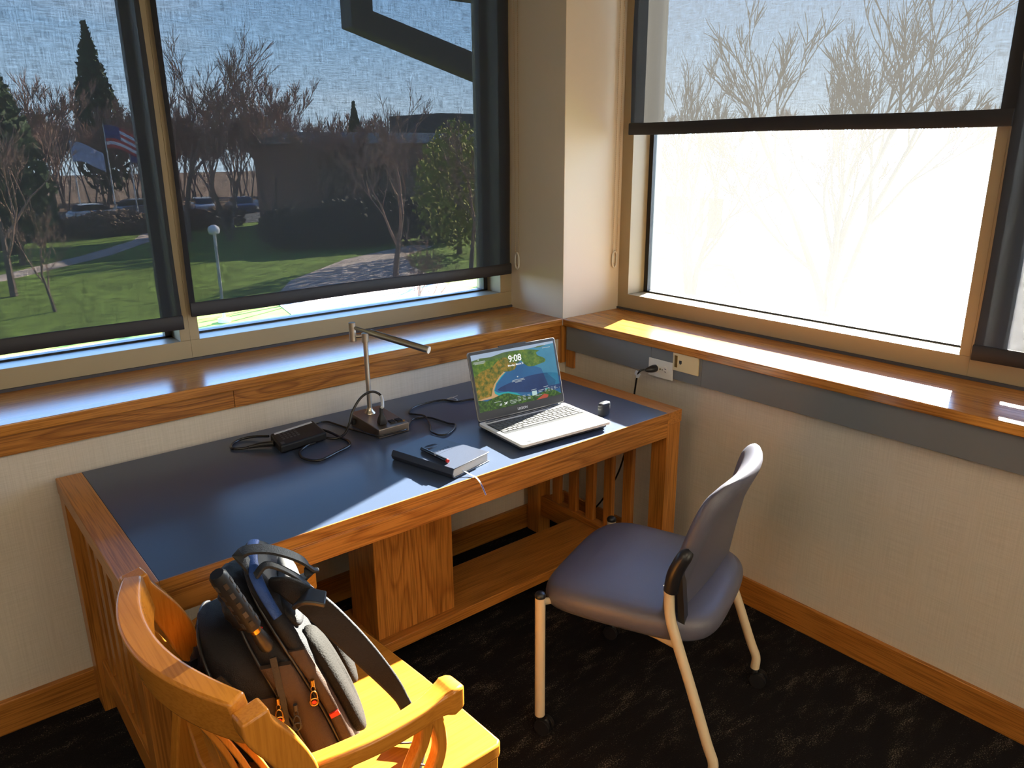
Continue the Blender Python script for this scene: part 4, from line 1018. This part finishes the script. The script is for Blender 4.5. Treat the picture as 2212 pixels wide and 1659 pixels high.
tag(flat([(22, -40), (200, -60), (200, 60), (100, 60), (50, 27), (30, 20), (20, 12), (15, 2)], G, G+.02).build('driveway', 'pale_ground'), kind='structure')

def bare_tree(seed, h, spread, trunks=1, twig_n=6, levels=5, tr=.16, rmin=.014):
    rnd = random.Random(seed); tk = M(); br = M()
    def grow(p, d, ln, r, lv, m_):
        n = 3; pts = [p]; q = p.copy(); dd = d.copy()
        for i in range(n):
            dd = (dd+Vector((rnd.uniform(-1, 1), rnd.uniform(-1, 1), rnd.uniform(-.3, .6)))*.16).normalized()
            q = q+dd*ln/n; pts.append(q.copy())
        tgt = tk if lv == 0 else br
        tgt.tube(pts, [r, r*.85, r*.7, r*.55], 6 if lv < 2 else 3, caps=False)
        if lv >= levels: return
        kids = 3 if lv < levels-1 else twig_n
        for k_ in range(kids):
            t = rnd.uniform(.35, 1.0) if k_ else 1.0; i0 = min(n-1, int(t*n)); base_ = pts[i0].lerp(pts[i0+1], t*n-i0) if t < 1 else pts[-1]
            side = Vector((rnd.uniform(-1, 1), rnd.uniform(-1, 1), rnd.uniform(-.1, .7))).normalized()
            grow(base_, (dd+side*(spread if k_ else spread*.4)).normalized(), ln*rnd.uniform(.58, .78), max(rmin, r*(.5 if k_ else .6)), lv+1, m_)
    for i in range(trunks):
        a = 2*pi*i/trunks+rnd.random(); tl = .28 if trunks > 1 else 0
        grow(Vector((cos(a)*.1*(trunks > 1), sin(a)*.1*(trunks > 1), 0)), Vector((cos(a)*tl, sin(a)*tl, 1)).normalized(), h*.36, tr/(trunks**.5), 0, None)
    return tk, br
def make_tree(name, seed, h, spread, trunks, bark, twig, **kw):
    r = empty(name, (0, 0, 0)); tk, br = bare_tree(seed, h, spread, trunks, **kw)
    tk.build('trunk', bark, r); br.build('branches', twig, r); return r
def leaf_cloud(m_, c, rad, n, size, rnd, squash=1.0, taper=0.0):
    vs = []; fs = []
    for i in range(n):
        while True:
            p = Vector((rnd.uniform(-1, 1), rnd.uniform(-1, 1), rnd.uniform(-1, 1)))
            if .25 < p.length < 1: break
        k_ = 1-taper*(p.z*.5+.5)
        p = Vector((p.x*rad*k_, p.y*rad*k_, p.z*rad*squash))+Vector(c)
        a = Vector((rnd.uniform(-1, 1), rnd.uniform(-1, 1), rnd.uniform(-1, 1))).normalized()*size; b = a.orthogonal().normalized()*size*.7
        k0 = len(vs); vs += [p-a, p+b, p+a, p-b]; fs.append((k0, k0+1, k0+2, k0+3))
    m_.add(vs, fs)
def leafy(name, seed, h, rad, leafm, n, size, squash, taper=0, low=.15):
    rnd = random.Random(seed); r = empty(name, (0, 0, 0)); M().tube([(0, 0, 0), (0, 0, h*.75)], [.16, .05], 8).build('trunk', 'bark', r)
    m_ = M(); leaf_cloud(m_, (0, 0, h*(low+(1-low)/2)), rad, n, size, rnd, squash=h*(1-low)/2/rad, taper=taper); m_.build('foliage', leafm, r); return r
P_big = make_tree('bare_tree', 3, 11, .62, 1, 'bark', 'twig')
P_mid = make_tree('bare_tree', 11, 9, .8, 1, 'bark', 'twig')
P_brn = make_tree('bare_tree', 21, 10, .55, 2, 'bark', 'twig', twig_n=10, rmin=.02)
P_far = make_tree('bare_tree', 31, 10, .7, 2, 'bark', 'twig', twig_n=7, rmin=.045)
P_far2 = make_tree('bare_tree', 37, 11, .5, 1, 'bark', 'twig', twig_n=8, rmin=.045)
P_multi = make_tree('multi_stem_tree', 5, 10.5, .6, 4, 'bark_pale', 'bark_pale', tr=.3)
P_ever = leafy('evergreen_tree', 2, 11, 3.2, 'evergreen', 2600, .28, 1, taper=.9, low=.05)
P_will = leafy('willow_tree', 4, 7.2, 3.0, 'willow', 3000, .16, 1, taper=.3, low=.02)
P_bush = leafy('hedge_bush', 8, 2.9, 2.6, 'hedge_leaf', 2200, .16, 1, taper=.2, low=.0)
def put(proto, x, y, s, rz, label, cat, group=None, first=set(), z=G):
    o = proto
    if proto.name in first: o = copy_tree(proto)
    first.add(proto.name)
    o.location = (x, y, z); o.scale = (s, s, s) if not isinstance(s, tuple) else s; o.rotation_euler = (0, 0, rz)
    tag(o, label, cat, group); return o
for i, (x, y, s) in enumerate(((3.5, 58, 1.0), (7.5, 60, 1.1), (6.8, 90, 1.5), (0.2, 50, 1.1), (15.0, 58, .95))):
    put(P_brn, x, y, s, i*1.3, ['brown bare tree behind the broad evergreen', 'brown bare tree just left of the flags', 'brown bare tree far behind the car park, left of the flags', 'brown bare tree at the far left of the car park', 'brown bare tree right of the flags'][i], 'tree')
for i, (x, y, s) in enumerate(((18.6, 57, 1.05), (22.6, 56, .95), (23.5, 46.8, .72), (30.5, 46.5, .62), (33.5, 47, .7), (21.8, 47.5, .8), (28.3, 45, .6))):
    put(P_brn, x, y, s, i*2.1, 'brown twiggy bare tree in the row before the long building', 'tree', 'brown trees before the long building')
put(P_ever, 3.6, 46, (1.0, 1.0, 1.0), 0, 'broad dark evergreen tree seen through the far left blind', 'tree')
put(P_ever, 19.3, 96, (1.3, 1.3, 1.75), 1, 'tall evergreen tree behind the flags, seen through the far left blind', 'tree')
put(P_ever, 32.5, 62, (.55, .55, .9), 2, 'small pointed evergreen rising over the long building roof', 'tree')
put(P_big, 13.8, 51, 1.35, 0.5, 'tallest bare tree just right of the window mullion', 'tree')
put(P_brn, 20.3, 53, 1.12, 1.2, 'reddish brown bare tree in front of the parked cars', 'tree')
put(P_brn, 16.2, 50, 1.0, 3.2, 'bare tree between the tallest one and the reddish one', 'tree')
put(P_mid, 1.8, 35.6, .95, 0, 'bare tree on the lawn at the far left edge', 'tree')
put(P_mid, 2.5, 30.8, .45, 2, 'small low bare tree on the near lawn behind the far left blind', 'tree')
put(P_mid, 16.2, 28.8, .92, 4, 'spreading bare tree beside the footpath before the long building', 'tree')
put(P_mid, 10.0, 16.6, .42, 1, 'low bare sapling by the near footpath under the wide blind', 'tree')
put(P_mid, 19.4, 27.2, .8, 5.2, 'bare tree in front of the yellow green willow', 'tree')
put(P_brn, 26.0, 46.5, .78, 2.2, 'bare tree against the wall of the long building', 'tree')
put(P_mid, 12.2, 14.0, .62, 3.3, 'nearest bare tree whose branches show under the wide blind', 'tree')
put(P_will, 23.6, 34.0, (1, 1, 1.02), 0, 'yellow green leafing tree left of the corner column', 'tree')
for i, (x, y, s) in enumerate(((17.5, 43, .9), (20.5, 42, 1.05), (23.6, 42, 1.1), (26.2, 40, 1.0))):
    put(P_bush, x, y, s, i, ['leftmost dark hedge bush before the long building', 'second dark hedge bush from the left by the building', 'third dark hedge bush from the left by the building', 'rightmost dark hedge bush behind the yellow green tree'][i], 'bush', 'hedge bushes before the building')
put(P_multi, 23.2, 17.2, .85, .3, 'smaller multi stem bare tree at the left of the bright window', 'tree')
put(P_multi, 23.4, 11.3, 1.08, 2.0, 'larger multi stem bare tree in the middle of the bright window', 'tree')
rnd = random.Random(5)
for i in range(46):
    x = -8+i*2.0+rnd.uniform(-1, 1); y = 92+rnd.uniform(-5, 12)
    put(P_far if i % 3 else P_far2, x, y, rnd.uniform(.8, 1.1), rnd.uniform(0, 6), 'bare tree in the wood behind the car park', 'tree', 'bare trees behind the car park')
for i in range(26):
    t = i/25; x = 60+60*t**.8+rnd.uniform(-3, 3); y = 75-95*t+rnd.uniform(-3, 3)
    put(P_far if i % 2 else P_far2, x, y, rnd.uniform(.8, 1.15), rnd.uniform(0, 6), 'bare tree in the far wood beyond the bright window', 'tree', 'bare trees beyond the bright window')
for i in range(22):
    put(P_brn, -4+i*1.9+rnd.uniform(-.6, .6), 86.5+rnd.uniform(-1, 2.5), rnd.uniform(.8, 1.05), rnd.uniform(0, 6), 'bare tree in the wood behind the car park', 'tree', 'bare trees behind the car park')
P_shrub = leafy('brown_shrub', 9, 1.7, 1.9, 'dead_leaf', 1300, .14, 1, taper=.3, low=.0)
for i in range(11):
    put(P_shrub, 2.2+i*1.65, 59.5+rnd.uniform(-1.2, 1.2), rnd.uniform(.8, 1.15), rnd.uniform(0, 6), 'low brown shrub along the near edge of the car park', 'shrub', 'brown shrubs along the car park')
# low long building
bd = empty('long_building', (38, 54, G), 'long low dark brick building with a pale roof fascia', 'building')
M().box((21.5, 50, G), (60, 58, 2.2)).build('wall', 'brick', bd)
M().box((21.2, 49.6, 2.0), (60.3, 58.3, 2.75)).build('roof_fascia', 'fascia', bd)
M().box((33.7, 50.3, 2.76), (60, 58, 4.25)).build('upper_storey', 'dark_steel', bd)
for i in range(10):
    M().box((23+3.5*i, 49.93, -2.2), (25.4+3.5*i, 50.02, .4)).build('window', 'car_glass', bd)
bd = empty('white_building', (34, 23, G), 'pale low building with a white canopy left in the bright window', 'building')
M().box((31, 20.5, G), (42, 29, 1.9)).build('wall', 'white_wall', bd)
M().box((29.2, 20.6, .85), (31, 26.5, 1.15)).build('canopy', 'fascia', bd)
for yy in (21.4, 25.8): M().tube([(29.5, yy, G), (29.5, yy, .85)], .1, 10).build('post', 'white_wall', bd)
for i in range(3): M().box((30.93, 21.5+2.2*i, -2.9), (31.02, 22.9+2.2*i, -.9)).build('window', 'car_glass', bd)
# sunshade bracket on the outside of the building
br_ = empty('sunshade_bracket', (.5, 1.27, 1.6), 'dark steel sunshade bracket outside the wide left blind', 'bracket')
M().prism([(-.343, 2.9), (-.343, 2.152), (-.228, 2.226), (-.228, 2.9)], 'y', 1.1, 1.2).build('hanger', 'dark_steel', br_)
M().prism([(-.342, 2.151), (.9, 1.819), (.9, 1.952), (-.227, 2.2255)], 'y', 1.1, 1.2).build('brace', 'dark_steel', br_)
M().prism([(-.2275, 2.335), (.9, 2.33), (.9, 2.45), (-.2275, 2.45)], 'y', 1.11, 1.19).build('cross_beam', 'dark_steel', br_)
M().box((.9, .55, 1.6), (1.0, 1.36, 2.9)).build('wall_plate', 'dark_steel', br_)
# lamp post
lpz = empty('lamp_post', (6.75, 24.7, G), 'white globe lamp post on the lawn behind the wide blind', 'lamp post')
M().tube([(6.75, 24.7, G), (6.75, 24.7, -1.15)], .05, 10).build('post', 'galv', lpz, smooth=60)
M().lathe([(.22, G), (.22, G+.12), (.08, G+.16)], (6.75, 24.7, 0), 16).build('footing', 'concrete', lpz)
M().lathe([(.06, -1.16), (.16, -1.12), (.20, -1.0), (.16, -.88), (.05, -.83)], (6.75, 24.7, 0), 20).build('globe', 'flag_white', lpz, smooth=80)
# flags
def flag(x, y, H_, w_, h_, kind, label):
    r = empty('flagpole', (x, y, G), label, 'flagpole')
    M().tube([(x, y, G), (x, y, H_)], [.07, .04], 8).build('pole', 'galv', r, smooth=60)
    q = M(); n = 10; m_ = 7
    for i in range(n):
        for j in range(m_):
            def pt(a, b):
                s_ = a/n; return Vector((x+.05+w_*s_*.92, y+.12*sin(s_*9)*s_*2-.3*s_, H_-.15-h_*b/m_-.38*w_*s_*s_+.08*sin(s_*7)))
            vs = [pt(i, j), pt(i+1, j), pt(i+1, j+1), pt(i, j+1)]
            if kind == 'us': mi = 1 if (i < 4 and j < 4) else (0 if j % 2 == 0 else 2)
            elif kind == 'fr': mi = 1 if i < 4 else (2 if i < 7 else 0)
            else: mi = 0
            b0 = [v_+Vector((0, .02, 0)) for v_ in vs]
            q.add(vs+b0, [(0, 1, 2, 3), (7, 6, 5, 4), (0, 4, 5, 1), (2, 6, 7, 3)], mi)
    q.build('flag', ['flag_red', 'flag_blue', 'flag_white'] if kind != 'pale' else 'flag_pale', r)
flag(15.0, 75, 3.9, 3.2, 1.9, 'us', 'tallest flagpole, flying a striped red and white flag with a blue canton')
flag(12.2, 75, 2.5, 2.6, 1.6, 'pale', 'left flagpole with a pale blue flag')
flag(16.8, 75, 2.1, 2.2, 1.4, 'fr', 'right flagpole with a blue, white and red flag')
# cars
def car(x, y, rz, paint, label, s=1.0):
    r = empty('car', (0, 0, 0), label, 'car')
    body = [(-2.2, .35), (-2.25, .75), (-1.95, .95), (-1.2, 1.0), (1.0, .98), (2.0, .82), (2.2, .6), (2.2, .35)]
    M().prism(body, 'y', -.85, .85).build('body', paint, r, bevel=.06, smooth=40)
    cab = [(-1.9, .97), (-1.45, 1.42), (-.9, 1.48), (.3, 1.45), (1.05, .99)]
    M().prism(cab, 'y', -.74, .74).build('windows', 'car_glass', r, bevel=.05, smooth=40)
    M().prism([(-1.4, 1.44), (-.9, 1.52), (.3, 1.49), (.42, 1.42)], 'y', -.70, .70).build('roof', paint, r, bevel=.02)
    for wx in (-1.4, 1.35):
        for sy in (-1, 1): M().tube([(wx, sy*.88, .33), (wx, sy*.66, .33)], .33, 18).build('wheel', 'black_rubber', r, smooth=40)
    r.location = (x, y, G+.03); r.rotation_euler = (0, 0, rz); r.scale = (s, s, s)
car(22.6, 75.0, 1.4, 'car_silver', 'silver car in the car park, leftmost seen through the wide blind')
car(25.6, 73.2, 1.5, 'car_navy', 'dark blue car parked right of the silver one')
car(28.8, 74.4, 1.6, 'car_white', 'white car in the car park between blue and black ones')
car(31.6, 73.0, 1.5, 'car_black', 'black car at the right end of the parked row')
car(17.5, 76.5, .2, 'car_grey', 'grey car in the car park below the flags')
car(12.8, 72.0, .1, 'car_white', 'white car in the car park behind the far left blind')
car(6.5, 73.0, .15, 'car_silver', 'silver car in the car park behind the broad evergreen')
for o in list(bpy.data.objects):
    if '_o' in o: del o['_o']
